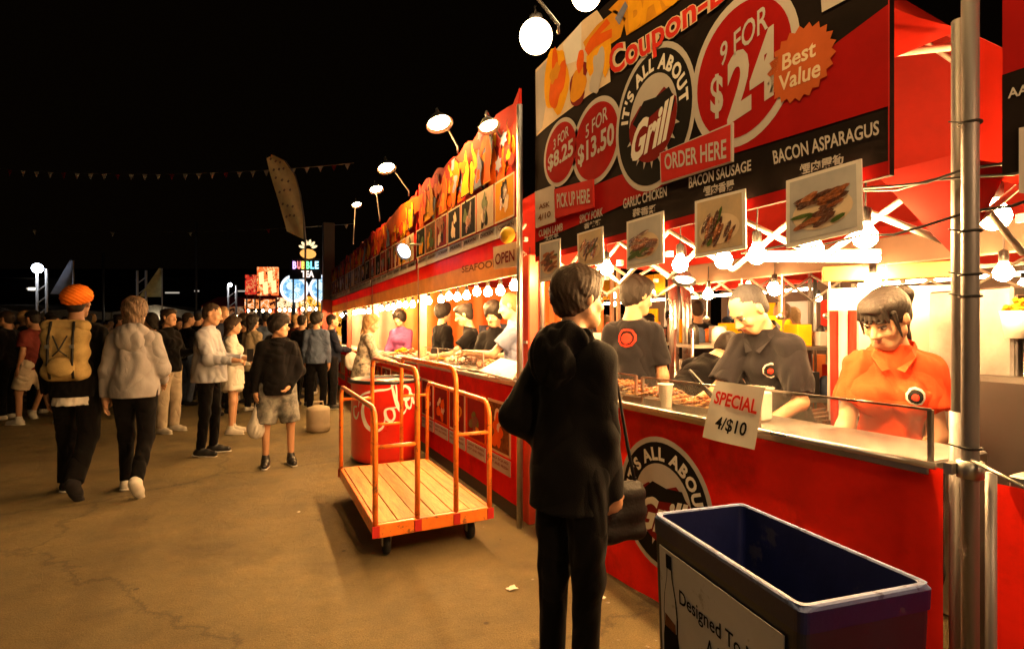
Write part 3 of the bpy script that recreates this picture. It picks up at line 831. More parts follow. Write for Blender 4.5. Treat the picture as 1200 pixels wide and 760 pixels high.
# ------------------------------------------------------------------ lamps
def bulb(pos, label, group=None, r=.036, m=None, cord=.12, big=False):
    t = empty('light_bulb', pos, 0, label, 'light bulb', group)
    pr = [(r * math.sin(a), -r * math.cos(a)) for a in [i * math.pi / 10 for i in range(1, 8)]] + [(r * .55, r * .95), (r * .4, r * 1.35)]
    MB().lathe([(r * .05, -r)] + pr, (0, 0, 0), 12).build('glass_bulb', m or BULB, t, world=False)
    MB().lathe([(r * .45, r * 1.35), (r * .5, r * 1.5), (r * .5, r * 2.6), (r * .2, r * 2.8)], (0, 0, 0), 10).build('socket', MATS['black_plastic'], t, world=False)
    if cord: MB().tube([(0, 0, r * 2.7), (.004, 0, r * 2.7 + cord)], .0035, 5).build('cord', MATS['cable_black'], t, world=False)
    return t
def globe(pos, r, label, m=None):
    t = empty('globe_lamp', pos, 0, label, 'globe lamp', None)
    MB().ball((0, 0, 0), r, 24, 16).build('glass_globe', m or GLOBE, t, world=False)
    MB().lathe([(r * .35, r * .93), (r * .4, r * 1.0), (r * .4, r * 1.25), (r * .15, r * 1.4)], n=14).build('lamp_cap', MATS['dark_steel'], t, world=False)
    MB().tube([(0, 0, r * 1.3), (0, .02, r * 1.9), (.05, .1, r * 2.4)], .008, 6).build('bracket', MATS['dark_steel'], t, world=False)
    return t
def flood(pos, target, arm_from, label, r=.13, m=None, group=None):
    pos = Vector(pos); d = (Vector(target) - pos).normalized(); R = d.to_track_quat('Z', 'Y').to_matrix()
    t = empty('flood_lamp', pos, 0, label, 'flood lamp', group)
    b = MB(); b.lathe([(r * .3, -r * .75), (r * .45, -r * .7), (r * .9, -r * .12), (r, 0), (r * 1.04, .01), (r * .99, .012), (r * .86, -r * .1)], (0, 0, 0), 20, R); b.build('reflector', MATS['steel_dull'], t, world=False)
    b = MB(); b.lathe([(.004, -r * .3), (r * .82, -r * .12), (r * .80, -r * .1), (.004, -r * .1)][:2] + [(r * .8, -r * .1), (.004, -r * .02)], (0, 0, 0), 20, R); b.build('lamp_lens', m or FLOOD, t, world=False)
    b = MB(); a = Vector(arm_from) - pos; b.tube([-d * r * .7, -d * r * .9 + Vector((0, 0, .05)), a + Vector((0, 0, .06)), a], .011, 6); b.build('arm', MATS['steel_dull'], t, world=False)
    return t

# ------------------------------------------------------------------ logo of the grill stall
def grill_logo(parent, fr, R, name='logo', big=True):
    # fr(x, y, h): point on the cloth at metre offsets, h mm proud
    f = lambda h: (lambda x, y: fr(x, y, h))
    b = MB(); disc(b, f(.002), 0, 0, R); b.build(name + '_ring', MATS['print_white'], parent)
    b = MB(); disc(b, f(.003), 0, 0, R * .92); b.build(name + '_field', MATS['print_black'], parent)
    b = MB(); disc(b, f(.004), 0, 0, R * .60, R * .6)
    b.build(name + '_centre', MATS['print_cream'] if not big else MATS['print_white'], parent)
    b = MB(); pts = []
    for k in range(41):
        a = math.pi * (1.0 + k / 40.0); pts.append((R * .6 * math.cos(a), R * .6 * math.sin(a)))
    pts += [(R * .58, R * .12), (R * .3, R * .34), (0, R * .22), (-R * .3, R * .26), (-R * .55, R * .1)]
    b.poly([f(.005)(*p) for p in pts]); b.build(name + '_red_field', MATS['print_dark_red'], parent)
    b = MB(); b.poly([f(.006)(x * R, y * R) for x, y in ((-.5, .06), (-.2, .3), (.1, .26), (.42, .3), (.56, .08), (.5, -.05), (.2, .08), (-.1, .02), (-.35, -.06))])
    b.build(name + '_bull', MATS['print_black'], parent)
    b = MB(); fn = f(.0075)
    fit_text(b, 'Grill', fn(-R * .5, R * .02), fn(R * .55, R * .16), fn(R * .5, -R * .38), fn(-R * .55, -R * .52), .035, .35); b.build('lettering', MATS['print_white_bright'], parent)
    b = MB(); arc_text(b, "IT'S ALL ABOUT", f(.0045), 0, 0, R * .655, 172, -2, R * .26, 1.0, .045); b.build('lettering', MATS['print_white_bright'], parent)
    b = MB()
    for k in range(9):
        a = math.radians(200 + k * 17.5); b.poly([f(.0048)(R * q * math.cos(a + o), R * q * math.sin(a + o)) for q, o in ((.6, -.05), (.7, 0), (.6, .05), (.56, 0))])
    b.build('flame_trim', MATS['print_white'], parent)

def wall_frame(a, cpx, cpy):
    c = wallP(a, cpx, cpy); return lambda x, y, h=0: Vector((a - h, c.y - x, c.z + y))
def depth_at(a, px): return a * ST + wallY(a, px) * CT

# ================================================================== STALL 1 : grill
A1 = 1.85
Y0, Y1 = .84, 3.42
# tent
tent = empty('market_tent', (A1 + .1, (Y0 + Y1) / 2, 0), 0, 'near grill stall tent with red canopy, pale scissor trusses and steel legs', 'tent', 'market tents')
EZ, PZ = 2.36, 3.85
XB = 5.0; YB0, YB1 = Y0, Y1 + .05
cx, cy = 3.4, 2.15
b = MB()
cor = [(A1 + .08, YB0), (XB, YB0), (XB, YB1), (A1 + .08, YB1)]
for i in range(4):
    p, q = cor[i], cor[(i + 1) % 4]
    def fn(u, v, p=p, q=q):
        x = p[0] + (q[0] - p[0]) * u; y = p[1] + (q[1] - p[1]) * u
        x2 = x + (cx - x) * v; y2 = y + (cy - y) * v
        return (x2, y2, EZ + (PZ - EZ) * v - .12 * math.sin(math.pi * v) * (1 - .3 * abs(2 * u - 1)))
    b.grid(fn, 14, 10)
b.build('canopy', MATS['canopy_red'], tent)
b = MB()
for i in (0, 1, 2):
    p, q = cor[i], cor[(i + 1) % 4]
    def fn(u, v, p=p, q=q):
        wv_ = (.03 * math.sin(u * 23) + .012 * math.sin(u * 61)) * (1 - v)
        return (p[0] + (q[0] - p[0]) * u + wv_, p[1] + (q[1] - p[1]) * u + wv_ - (.0), EZ - .001 - .42 * (1 - v) * (1 if True else 0))
    b.grid(fn, 40, 3)
b.build('valance', MATS['canopy_red'], tent)
for (x, y) in ((A1 + .06, Y0 + .0), (XB - .05, YB0 + .06), (XB - .05, YB1 - .06), (A1 + .06, Y1)):
    b = MB(); b.tube([(x, y, 0), (x, y, 1.2)], .024, 12); b.tube([(x, y, 1.2), (x, y, EZ + .02)], .019, 12); b.box((x, y, .006), (.1, .1, .012)); b.build('tent_leg', MATS['pole_steel'], tent)
def truss(mb, p, q, z0, z1, n):
    p, q = Vector(p), Vector(q); r_ = Euler((0, 0, math.atan2((q - p).y, (q - p).x)))
    for i in range(n):
        a = p.lerp(q, i / n); c_ = p.lerp(q, (i + 1) / n)
        for (u, v) in ((z0, z1), (z1, z0)):
            A = Vector((a.x, a.y, u)); B = Vector((c_.x, c_.y, v)); mb.tube([A, B], .012, 6)
        mb.box((a.x, a.y, (z0 + z1) / 2), (.03, .03, .03))
for P_, Q_, n in (((A1 + .12, Y0 + .05), (A1 + .12, Y1 - .02), 6), ((A1 + .12, Y0 + .05), (XB - .05, Y0 + .08), 6), ((A1 + .12, Y1 - .04), (XB - .05, YB1 - .08), 6), ((XB - .08, Y0 + .1), (XB - .08, YB1 - .1), 6)):
    b = MB(); truss(b, P_, Q_, 1.72, 1.97, n); b.build('truss', MATS['alu_white'], tent)
b = MB()
for q in cor:
    b.tube([(q[0], q[1], EZ - .05), ((q[0] + cx) / 2, (q[1] + cy) / 2, 2.75), (cx, cy, PZ - .15)], .014, 6)
b.build('roof_bars', MATS['alu_white'], tent)
# corner gusset triangles of red cloth by the front leg
b = MB(); b.slab([(A1 + .1, Y0 + .02, 1.66), (A1 + .1, Y0 + .03, 1.99), (A1 + .1, Y0 + .26, 1.99)], (.004, 0, 0)); b.slab([(A1 + .12, Y0 + .02, 1.66), (A1 + .12, Y0 + .02, 1.99), (A1 + .42, Y0 + .02, 1.99)], (0, .004, 0))
b.build('corner_gusset', MATS['canopy_red'], tent)

for k, (z0_, z1_, sg_) in enumerate(((1.98, 1.93, .05), (1.78, 1.90, .07), (2.0, 1.86, .03))):
    t = empty('power_cable', (A1, Y0, z0_), 0, ('upper', 'lower', 'middle')[k] + ' black cable draped along the near end of the grill tent', 'cable')
    P0 = Vector((A1 - .02 + .03 * k, Y0 + .75, z0_)); P1 = Vector((A1 + .01, .20, z1_)); b = MB(); b.tube([P0.lerp(P1, i / 14) - Vector((0, 0, sg_ * math.sin(math.pi * i / 14) + .01 * math.sin(i * 2.1 + k))) for i in range(15)], .0045, 6); b.build('cable', MATS['cable_black'], t)

# the big banner
ab = 1.80
yl, yr = wallY(ab, 627), wallY(ab, 1043)
zt, zb_ = wallP(ab, 627, 82).z, wallP(ab, 1043, 205).z
ban = empty('stall_banner', (ab, (yl + yr) / 2, zb_), 0, 'large black and red grill stall banner with price circles above the counter', 'banner')
b = MB(); b.box((ab + .012, (yl + yr) / 2, (zt + zb_) / 2), (.022, yl - yr, zt - zb_)); b.build('backboard', MATS['banner_black'], ban)
def W1(px, py, h=0): p = wallP(ab, px, py); p.x -= h; return p
def shape(name, pts, m, parent, h, label=None): b = MB(); b.poly([W1(x, y, h) for x, y in pts]); return b.build(name, m, parent, label)
zr = lambda px, z: 385 - (z - H) * FOC / depth_at(ab, px)
shape('red_swoosh', [(1043, 4), (972, 57), (905, 112), (840, 170), (760, 192), (700, 216), (628, 252), (628, 284), (700, 254), (860, 180), (1043, 124)], MATS['banner_red'], ban, .002)
shape('lower_red_band', [(628, 301), (1043, 188), (1043, 204.5), (628, 307)], MATS['banner_red'], ban, .002)
shape('edge_hem', [(1041.5, 0), (1043, 0), (1043, 204.8), (1041.5, 204.8)], MATS['sign_red'], ban, .003)
rnd = random.Random(11)
# cartoon fruit and letters, top left
shape('art_ground', [(628, 82), (660, 50), (684, 24), (700, 12), (712, 30), (714, 60), (716, 96), (690, 112), (655, 138), (640, 150), (629, 160)], MATS['print_cream'], ban, .003)
shape('art_grey', [(628, 86), (646, 66), (642, 110), (636, 150), (629, 158)], MATS['print_white'], ban, .0035)
def blob1(name, px, py, r, m, h=.004, **kw):
    c = W1(px, py); fr = lambda x, y: Vector((ab - h, c.y - x, c.z + y)); b = MB(); b.poly(blobpoly(fr, 0, 0, r, rnd, **kw)); return b.build(name, m, ban)
blob1('fruit_print', 652, 95, .17, MATS['print_yellow'], sx=.9, sy=1.35); blob1('fruit_print', 653, 95, .13, MATS['print_orange'], .005, sx=.75, sy=1.3, rough=.5)
blob1('fruit_print', 651, 86, .06, MATS['print_gold'], .006, rough=.6)
blob1('fruit_print', 678, 100, .105, MATS['print_dark_red'], .0045, sx=.9, sy=1.2, rot=-.5); blob1('fruit_print', 678, 100, .09, MATS['print_gold'], .0055, sx=.9, sy=1.2, rot=-.5)
shape('flame_print', [(660, 52), (682, 26), (682, 58), (676, 72), (664, 76)], MATS['print_white_bright'], ban, .004)
shape('letter_print', [(684, 50), (700, 30), (722, 12), (734, 22), (728, 44), (708, 58), (690, 66)], MATS['print_gold'], ban, .0045)
shape('letter_print', [(692, 46), (712, 22), (716, 28), (704, 40), (718, 34), (718, 44), (698, 56), (690, 66), (686, 58)], MATS['print_orange'], ban, .0055)
shape('letter_print', [(688, 66), (716, 44), (718, 72), (710, 92), (704, 78), (692, 90), (688, 80)], MATS['print_yellow'], ban, .005)
blob1('fruit_print', 701, 84, .08, MATS['print_white'], .006, sx=.8, sy=1.5, rough=.6)
blob1('fruit_print', 681, 72, .05, MATS['print_orange'], .0062, sx=.8, sy=1.4)
shape('letter_print', [(714, 12), (730, -4), (742, -20), (800, -60), (800, -2), (776, 16), (745, 36), (735, 42), (731, 22)], MATS['print_gold'], ban, .0045)
b = MB(); fit_text(b, 'BAG', W1(736, -18, .0065), W1(800, -62, .0065), W1(800, 0, .0065), W1(738, 40, .0065), .05); b.build('lettering', MATS['print_yellow'], ban)
shape('grey_leaf', [(722, 22), (734, 2), (737, 8), (727, 30)], MATS['print_blue_grey'], ban, .0075)
for bo, m, h in ((.075, 'print_cream', .008), (.02, 'print_red', .0095)):
    b = MB(); fit_text(b, 'Coupon-B', W1(714, 58, h), W1(856, -34, h), W1(856, 8, h), W1(718, 100, h), bo, arc=-.05); b.build('lettering', MATS[m], ban)
shape('price_tag', [(962, -14), (1000, -44), (1000, -4), (964, 15)], MATS['print_white'], ban, .004)
def price(cpx, cpy, hh, l1, l2, px1, px2):
    fr = wall_frame(ab, cpx, cpy); R = hh * depth_at(ab, cpx) / FOC
    f = lambda h: (lambda x, y: fr(x, y, h))
    f0 = f; sx_ = 1 if hh < 60 else .86; f = lambda h: (lambda x, y: fr(x * sx_, y, h))
    b = MB(); disc(b, f(.003), 0, 0, R); b.build('price_ring', MATS['print_white'], ban)
    b = MB(); disc(b, f(.004), 0, 0, R * .88); b.build('price_disc', MATS['banner_red'], ban)
    b = MB(); g_ = f(.006); fit_text(b, l1, g_(-R * .38, R * .5), g_(R * .5, R * .68), g_(R * .5, R * .34), g_(-R * .38, R * .18), .01); 
    if l2 == '$24':
        fit_text(b, '$', g_(-R * .58, R * .14), g_(-R * .32, R * .1), g_(-R * .32, -R * .52), g_(-R * .58, -R * .48), .03)
        fit_text(b, '24', g_(-R * .24, R * .26), g_(R * .66, R * .36), g_(R * .66, -R * .52), g_(-R * .24, -R * .66), .04)
    else: fit_text(b, l2, g_(-R * .72, R * .1), g_(R * .74, R * .22), g_(R * .74, -R * .36), g_(-R * .72, -R * .44), .03)
    b.build('lettering', MATS['print_white'], ban)
price(657, 179, 39, '3 FOR', '$8.25', 0, 0); price(698, 166, 50, '5 FOR', '$13.50', 0, 0); price(868, 83, 88, '9 FOR', '$24', 0, 0)
fr = wall_frame(ab, 765, 139); grill_logo(ban, lambda x, y, h=0: fr(x * .82, y, h + .0025), 84 * depth_at(ab, 765) / FOC)
fr2 = wall_frame(ab, 938, 75); R = 44 * depth_at(ab, 938) / FOC
b = MB(); b.poly([fr2(R * (1 if k % 2 else .87) * math.cos(k * math.pi / 22), R * (1 if k % 2 else .87) * math.sin(k * math.pi / 22), .006) for k in range(44)]); b.build('starburst', MATS['burst_orange'], ban)
b = MB(); h = .0075; fit_text(b, 'Best', W1(917, 66, h), W1(957, 46, h), W1(958, 66, h), W1(918, 84, h), .02, .1); fit_text(b, 'Value', W1(914, 90, h), W1(963, 68, h), W1(963, 90, h), W1(915, 108, h), .02, .1); b.build('lettering', MATS['print_cream'], ban)
def plaque(name, q, txt, m1, m2, inset=.86):
    b = MB(); b.slab([W1(x, y, .016) for x, y in q], (.012, 0, 0)); b.build(name, m1, ban)
    cxp = sum(p[0] for p in q) / 4; cyp = sum(p[1] for p in q) / 4
    qq = [(cxp + (x - cxp) * .97, cyp + (y - cyp) * .93) for x, y in q]
    if m2: b = MB(); b.poly([W1(x, y, .018) for x, y in qq]); b.build(name + '_face', m2, ban)
    if txt:
        tq = [(cxp + (x - cxp) * inset, cyp + (y - cyp) * .5) for x, y in q]
        b = MB(); fit_text(b, txt, *[W1(x, y, .02) for x, y in tq], .02); b.build('lettering', MATS['print_white'], ban)
plaque('order_sign', [(776, 180), (861, 144), (861, 190), (777, 217)], 'ORDER HERE', MATS['print_white'], MATS['sign_red'])
plaque('pickup_sign', [(652, 222), (697, 210), (698, 243), (653, 256)], 'PICK UP HERE', MATS['sign_red'], None)
plaque('paper_sign', [(629, 225), (651, 217), (652, 260), (630, 267)], None, MATS['print_white'], None)
b = MB(); fit_text(b, 'ASK', W1(634, 240, .018), W1(647, 236, .018), W1(647, 242, .018), W1(634, 246, .018)); fit_text(b, '4/10', W1(633, 252, .018), W1(648, 247, .018), W1(648, 254, .018), W1(633, 260, .018)); b.build('lettering', MATS['print_brown'], ban)
for t1, q1, t2, q2 in (
    ('BACON ASPARAGUS', [(906, 177), (1031, 141), (1031, 158), (908, 193)], '煙肉露筍', [(938, 193), (990, 179), (990, 192), (938, 206)]),
    ('BACON SAUSAGE', [(808, 208), (881, 187), (881, 200), (808, 221)], '煙肉香腸', [(825, 219), (861, 210), (861, 222), (825, 231)]),
    ('GARLIC CHICKEN', [(731, 233), (782, 218), (782, 230), (731, 245)], '蒜香雞', [(742, 245), (771, 239), (771, 249), (742, 255)]),
    ('SPICY PORK', [(680, 252), (707, 243), (707, 253), (680, 262)], '香辣豬', [(685, 262), (705, 256), (705, 263), (685, 269)]),
    ('CUMIN LAMB', [(632, 270), (660, 261), (660, 270), (632, 278)], '孜然羊', [(638, 277), (655, 272), (655, 278), (638, 283)])):
    b = MB(); fit_text(b, t1, *[W1(x, y, .004) for x, y in q1], .02); fit_text(b, t2, *[W1(x, y, .004) for x, y in q2], .03); b.build('lettering', MATS['print_white'], ban)
# food photographs, separate boards hung below the banner
def food_board(q, a, label, kind=0, group='food photo boards of the grill stall'):
    P = [wallP(a, x, y) for x, y in q]; c = sum(P, Vector()) / 4
    t = empty('food_photo_board', c, 0, label, 'food board', group)
    b = MB(); b.slab([p + Vector((-.004, 0, 0)) for p in P], (.006, 0, 0)); b.build('board', MATS['print_white_bright'], t)
    L = lambda u, v, h: P[3].lerp(P[2], u).lerp(P[0].lerp(P[1], u), v) + Vector((-.004 - h, 0, 0))
    b = MB(); b.poly([L(u, v, .0015) for u, v in ((.06, .07), (.94, .07), (.94, .95), (.06, .95))]); b.build('picture', MATS['photo_table' if kind % 2 else 'photo_ground'], t)
    rn = random.Random(kind * 5 + 2)
    b = MB(); b.poly([L(.5 + .4 * math.cos(a_), .42 + .26 * math.sin(a_), .0025) for a_ in [k * .2618 for k in range(24)]]); b.build('plate_print', MATS['print_cream'], t)
    for mi, mm in enumerate(('meat', 'meat_char', 'greens')):
        b = MB()
        for i in range(9 if mi < 2 else 4):
            u = rn.uniform(.22, .74); v = rn.uniform(.25, .68); an_ = rn.uniform(-.5, .2) + (1.1 if kind % 2 else .4); ln = rn.uniform(.1, .2); wd = rn.uniform(.03, .055)
            b.poly([L(u + ln * math.cos(k * .7854) * math.cos(an_) - wd * math.sin(k * .7854) * math.sin(an_), v + ln * math.cos(k * .7854) * math.sin(an_) + wd * math.sin(k * .7854) * math.cos(an_), .0035 + .0003 * i + mi * .0001) for k in range(8)])
        b.build('skewer_print', MATS[mm], t)
food_board([(922, 212), (1010, 186), (1012, 270), (922, 291)], ab - .03, 'largest food photo under BACON ASPARAGUS lettering on the grill banner', 0)
food_board([(815, 236), (874, 221), (875, 291), (815, 302)], ab - .03, 'food photo of red skewers under BACON SAUSAGE lettering', 1)
food_board([(735, 260), (778, 247), (778, 308), (735, 316)], ab - .03, 'food photo of brown skewers under GARLIC CHICKEN lettering', 2)
food_board([(677, 274), (707, 265), (708, 308), (678, 314)], ab - .03, 'small food photo right of the far-end one under the pick up sign', 3)
food_board([(633, 285), (657, 279), (657, 325), (633, 331)], ab - .03, 'smallest food photo at the far end of the grill banner', 4)

# counter with the red skirt
cnt = empty('stall_counter', (A1 + .3, (Y0 + Y1) / 2, 0), 0, 'long steel-topped grill counter with red cloth skirt carrying the round logo', 'counter')
HC = 1.04
b = MB(); b.box((A1 + .18, (Y0 + Y1) / 2 + .02, HC - .02), (.36, Y1 - Y0 - .06, .04), bev=.006); b.build('countertop', MATS['steel_dull'], cnt)
b = MB(); b.tube([(A1 - .006, Y0 + .03, HC - .005), (A1 - .006, Y1 - .04, HC - .005)], .011, 8); b.build('front_rail', MATS['steel'], cnt)
for x in (A1 + .06, A1 + .32):
    for y in (Y0 + .12, 2.1, Y1 - .12): b = MB(); b.tube([(x, y, 0), (x, y, HC - .04)], .018, 8); b.build('leg', MATS['steel_dull'], cnt)
b = MB()
def fn(u, v):
    y = Y1 - .02 + (Y0 + .035 - Y1) * u
    return (A1 + .004 - (.006 * math.sin(u * 21 + 1) + .004 * math.sin(u * 47)) * (1 - v) ** .7, y, .035 + (HC - .045) * v + .012 * math.sin(u * 14) * (1 - v))
b.grid(fn, 90, 10); b.build('skirt', MATS['skirt_red'], cnt)
fr3 = wall_frame(A1, 778, 590); grill_logo(cnt, lambda x, y, h=0: fr3(x, y, h + .009), 78 * depth_at(A1, 778) / FOC)

# near corner: bundle of steel poles with cable ties
def pole(name, x, y, z0, z1, r, label, m='pole_steel'):
    t = empty(name, (x, y, z0), 0, label, 'pole')
    b = MB(); b.tube([(x, y, z0), (x, y, z1)], r, 16); b.build('shaft', MATS[m], t)
    return t
pc = pole('steel_pole', 1.785, .759, 0, 4.2, .020, 'tall thick steel pole strapped to the near tent leg')
for z in (1.54, 1.60, 1.72, 1.12, 2.02): b = MB(); b.lathe([(.024, -.003), (.027, -.003), (.027, .003), (.024, .003)], (1.785, .759, z), 16); b.tube([(1.762, .765, z), (1.74, .79, z + .008)], .002, 5); b.build('cable_tie', MATS['black_strap'], pc)
b = MB(); b.lathe([(.022, -.025), (.031, -.023), (.031, .023), (.022, .025)], (1.785, .759, 1.06), 16); b.box((1.76, .79, 1.06), (.05, .02, .03)); b.tube([(1.77, .75, 1.09), (1.71, .60, 1.05)], .005, 6); b.build('clamp', MATS['steel_dull'], pc)
pole('steel_pole', 1.84, .735, 0, 1.05, .013, 'short thin steel leg below the counter right of the strapped pole')

# sneeze guards, separate panes
def guard(y0, y1, x, z1, label):
    t = empty('glass_guard', (x, (y0 + y1) / 2, HC), 0, label, 'glass guard', None)
    b = MB(); b.box((x, (y0 + y1) / 2, (HC + z1) / 2), (.006, abs(y1 - y0), z1 - HC - .002)); b.build('glass_pane', MATS['guard_glass'], t)
    b = MB()
    for y in (y0, y1): b.box((x, y, (HC + z1) / 2), (.014, .012, z1 - HC))
    b.box((x, (y0 + y1) / 2, z1), (.010, abs(y1 - y0), .007)); b.build('guard_frame', MATS['steel'], t)
    return t
guard(.90, 1.52, A1 + .03, 1.20, 'clear glass guard in front of the red-shirted worker')
guard(1.56, 2.25, A1 + .03, 1.19, 'clear glass guard in front of the grey-haired man in black')
g2 = guard(2.33, 2.80, A1 + .05, 1.19, 'clear glass guard in front of the black-shirted worker seen from behind')
guard(2.84, 3.3, A1 + .05, 1.19, 'far clear glass guard behind the customer in the black hoodie')

# food on the counter
def skewer_tray(x, y, label, n=9, seed=0):
    t = empty('food_tray', (x, y, HC + .002), .15, label, 'food tray', 'trays of skewers on the grill counter')
    b = MB()
    b.box((0, 0, .004), (.30, .26, .006)); 
    for s_ in (-1, 1): b.box((s_ * .15, 0, .018), (.006, .26, .03)); b.box((0, s_ * .13, .018), (.306, .006, .03))
    b.build('tray', MATS['tray_metal'], t, world=False)
    rn = random.Random(seed)
    for i in range(n):
        b = MB(); yy = -.1 + .2 * i / (n - 1); z = .03 + rn.uniform(0, .03) + (.02 if i % 2 else 0); a_ = rn.uniform(-.25, .25)
        for k in range(6):
            xx = -.1 + k * .036; b.ball((xx, yy + xx * a_, z + rn.uniform(-.003, .004)), (.021, .015 + rn.uniform(0, .005), .013), 8, 5)
        b.build('skewer', MATS['meat' if rn.random() < .7 else 'meat_char'], t, world=False)
        b = MB(); b.tube([(-.17, yy - .17 * a_, z), (.12, yy + .12 * a_, z)], .0022, 5); b.build('stick', MATS['wood'], t, world=False)
skewer_tray(2.02, 2.98, 'skewer tray farthest along the grill counter', seed=1)
skewer_tray(2.05, 2.62, 'skewer tray in front of the worker seen from behind', seed=2)
skewer_tray(2.03, 2.28, 'tray of red glazed skewers left of the white paper cup', seed=3)
skewer_tray(2.05, 1.92, 'tray of brown skewers right of the white paper cup', seed=4)
cupp = empty('paper_cup', (1.93, 2.13, HC), 0, 'white paper cup on the counter edge left of the special sign', 'cup')
b = MB(); b.lathe([(.028, 0), (.03, .002), (.038, .115), (.041, .118), (.041, .122), (.037, .121), (.03, .01)], n=20); b.build('cup', MATS['cup_white'], cupp, world=False)
cs = empty('plastic_tub', (2.0, 1.64, HC), .2, 'pale square plastic tub behind the glass by the special sign', 'tub')
b = MB(); b.box((0, 0, .07), (.115, .115, .14), bev=.014); b.build('tub', MATS['cup_white'], cs, world=False)
b = MB(); b.box((0, 0, .146), (.125, .125, .012), bev=.004); b.build('lid', MATS['clear_plastic'], cs, world=False)
# special sign
q = [(839, 446), (898, 454), (889, 526), (829, 511)]
P = [wallP(A1 - .03, x, y) for x, y in q]
P[3].x -= .03; P[2].x -= .03
sp = empty('special_sign', sum(P, Vector()) / 4, 0, 'white paper sheet reading SPECIAL 4/$10 clipped to the counter', 'paper sign')
b = MB()
def fn(u, v):
    p = P[3].lerp(P[2], u).lerp(P[0].lerp(P[1], u), v); p.x -= .006 * math.sin(u * 5 + v * 3); return p
b.grid(fn, 8, 8); b.build('sheet', MATS['paper_white'], sp)
LP = lambda u, v: fn(u, v) + Vector((-.003, 0, 0))
b = MB(); fit_text(b, 'SPECIAL', LP(.08, .84), LP(.93, .8), LP(.93, .56), LP(.08, .62), .03); b.build('lettering', MATS['print_red'], sp)
b = MB(); fit_text(b, '4/$10', LP(.22, .42), LP(.8, .40), LP(.8, .14), LP(.22, .18), .02); b.build('lettering', MATS['print_black'], sp)
# tongs by the sign
tg = empty('tongs', (1.93, 1.86, HC + .12), 0, 'black tongs sticking up behind the special sign', 'tongs')
for s_ in (-1, 1): b = MB(); b.tube([(-.03, .07, .09), (-.01, .02 + s_ * .006, .03), (.02, -.05 + s_ * .014, -.05)], [.006, .009, .005], 6); b.build('tong_arm', MATS['black_plastic'], tg, world=False)

# back of stall 1 : white panels, fridge, striped umbrella roll, shelves
pn = empty('white_back_panel', (3.6, 1.5, 0), 0, 'tall cream panel wall behind the red-shirted worker', 'panel')
p0 = D(969, 385, 3.3); p1 = D(1122, 385, 3.0)
ang = math.atan2((p1 - p0).y, (p1 - p0).x); L = (p1 - p0).length; mid_ = (p0 + p1) / 2
Rz = Matrix.Rotation(ang, 3, 'Z')
for i in range(2):
    for j in range(2):
        c = Vector((mid_.x, mid_.y, 0)) + Rz @ Vector(((i - .5) * L / 2, 0, 0)); b = MB(); b.box((c.x, c.y, .42 + j * .78 + (.10 if j else 0)), (L / 2 - .008, .05, .84 if j == 0 else .80), Rz, bev=.006); b.build('wall_board', MATS['fridge_white'], pn)
b = MB(); b.box((mid_.x, mid_.y, 1.79), (L + .05, .12, .09), Rz, bev=.005); b.build('top_beam', MATS['beige_fascia'], pn)
st_ = empty('striped_roll', D(988, 470, 2.9) * 1.0, .1, 'red and white striped roll standing behind the red-shirted worker', 'striped roll')
st_.location.z = .6
for i in range(7):
    a_ = i * math.pi / 3.5; b = MB(); b.tube([(.045 * math.cos(a_), .045 * math.sin(a_), 0), (.055 * math.cos(a_), .055 * math.sin(a_), .95)], .022, 8); b.build('stripe', MATS['print_red' if i % 2 else 'print_white'], st_, world=False)

def shelf(c, rz, w_, label, seed):
    t = empty('kitchen_shelf', c, rz, label, 'shelf', 'shelves in the stall kitchens'); rn = random.Random(seed)
    for z in (.45, .9, 1.3): b = MB(); b.box((0, 0, z), (w_, .4, .025)); b.build('shelf_board', MATS['steel_dull'], t, world=False)
    for sx in (-1, 1):
        for sy in (-1, 1): b = MB(); b.tube([(sx * w_ / 2, sy * .19, 0), (sx * w_ / 2, sy * .19, 1.45)], .014, 6); b.build('upright', MATS['steel'], t, world=False)
    for z in (.46, .915, 1.315):
        x = -w_ / 2 + .1
        while x < w_ / 2 - .08:
            h_ = rn.uniform(.08, .24); r_ = rn.uniform(.03, .07); b = MB()
            if rn.random() < .5: b.lathe([(r_, 0), (r_, h_ * .8), (r_ * .6, h_), (r_ * .3, h_ * 1.05)], (x, rn.uniform(-.05, .05), z), 12); nm = 'bottle'
            else: b.box((x, 0, z + h_ / 2), (r_ * 1.7, .2, h_), bev=.005); nm = 'box'
            b.build(nm, MATS[rn.choice(['steel', 'print_white', 'print_red', 'black_plastic', 'print_yellow', 'paper_grey', 'orange_panel', 'denim_blue'])], t, world=False)
            x += r_ * 2 + rn.uniform(.03, .1)
    return t
c = D(900, 385, 4.6); shelf((c.x, c.y, 0), -.4, 1.5, 'cluttered steel shelf behind the grey-haired man', 1)
c = D(775, 385, 5.4); shelf((c.x, c.y, 0), -.4, 1.6, 'cluttered steel shelf right of the worker seen from behind', 2)
# grill hood / tent pole behind
gr = empty('charcoal_grill', (3.05, 2.3, 0), 0, 'long dark charcoal grill behind the bending worker', 'grill')
b = MB(); b.box((3.05, 2.3, .8), (.5, 1.4, .22), bev=.01); b.build('fire_box', MATS['dark_steel'], gr)
for x in (2.85, 3.25):
    for y in (1.7, 2.9): b = MB(); b.box((x, y, .345), (.04, .04, .69)); b.build('leg', MATS['dark_steel'], gr)
for i in range(14): b = MB(); b.box((3.05, 1.68 + i * .095, .93), (.44, .025, .025), bev=.003); b.build('skewer', MATS['meat_char'], gr)

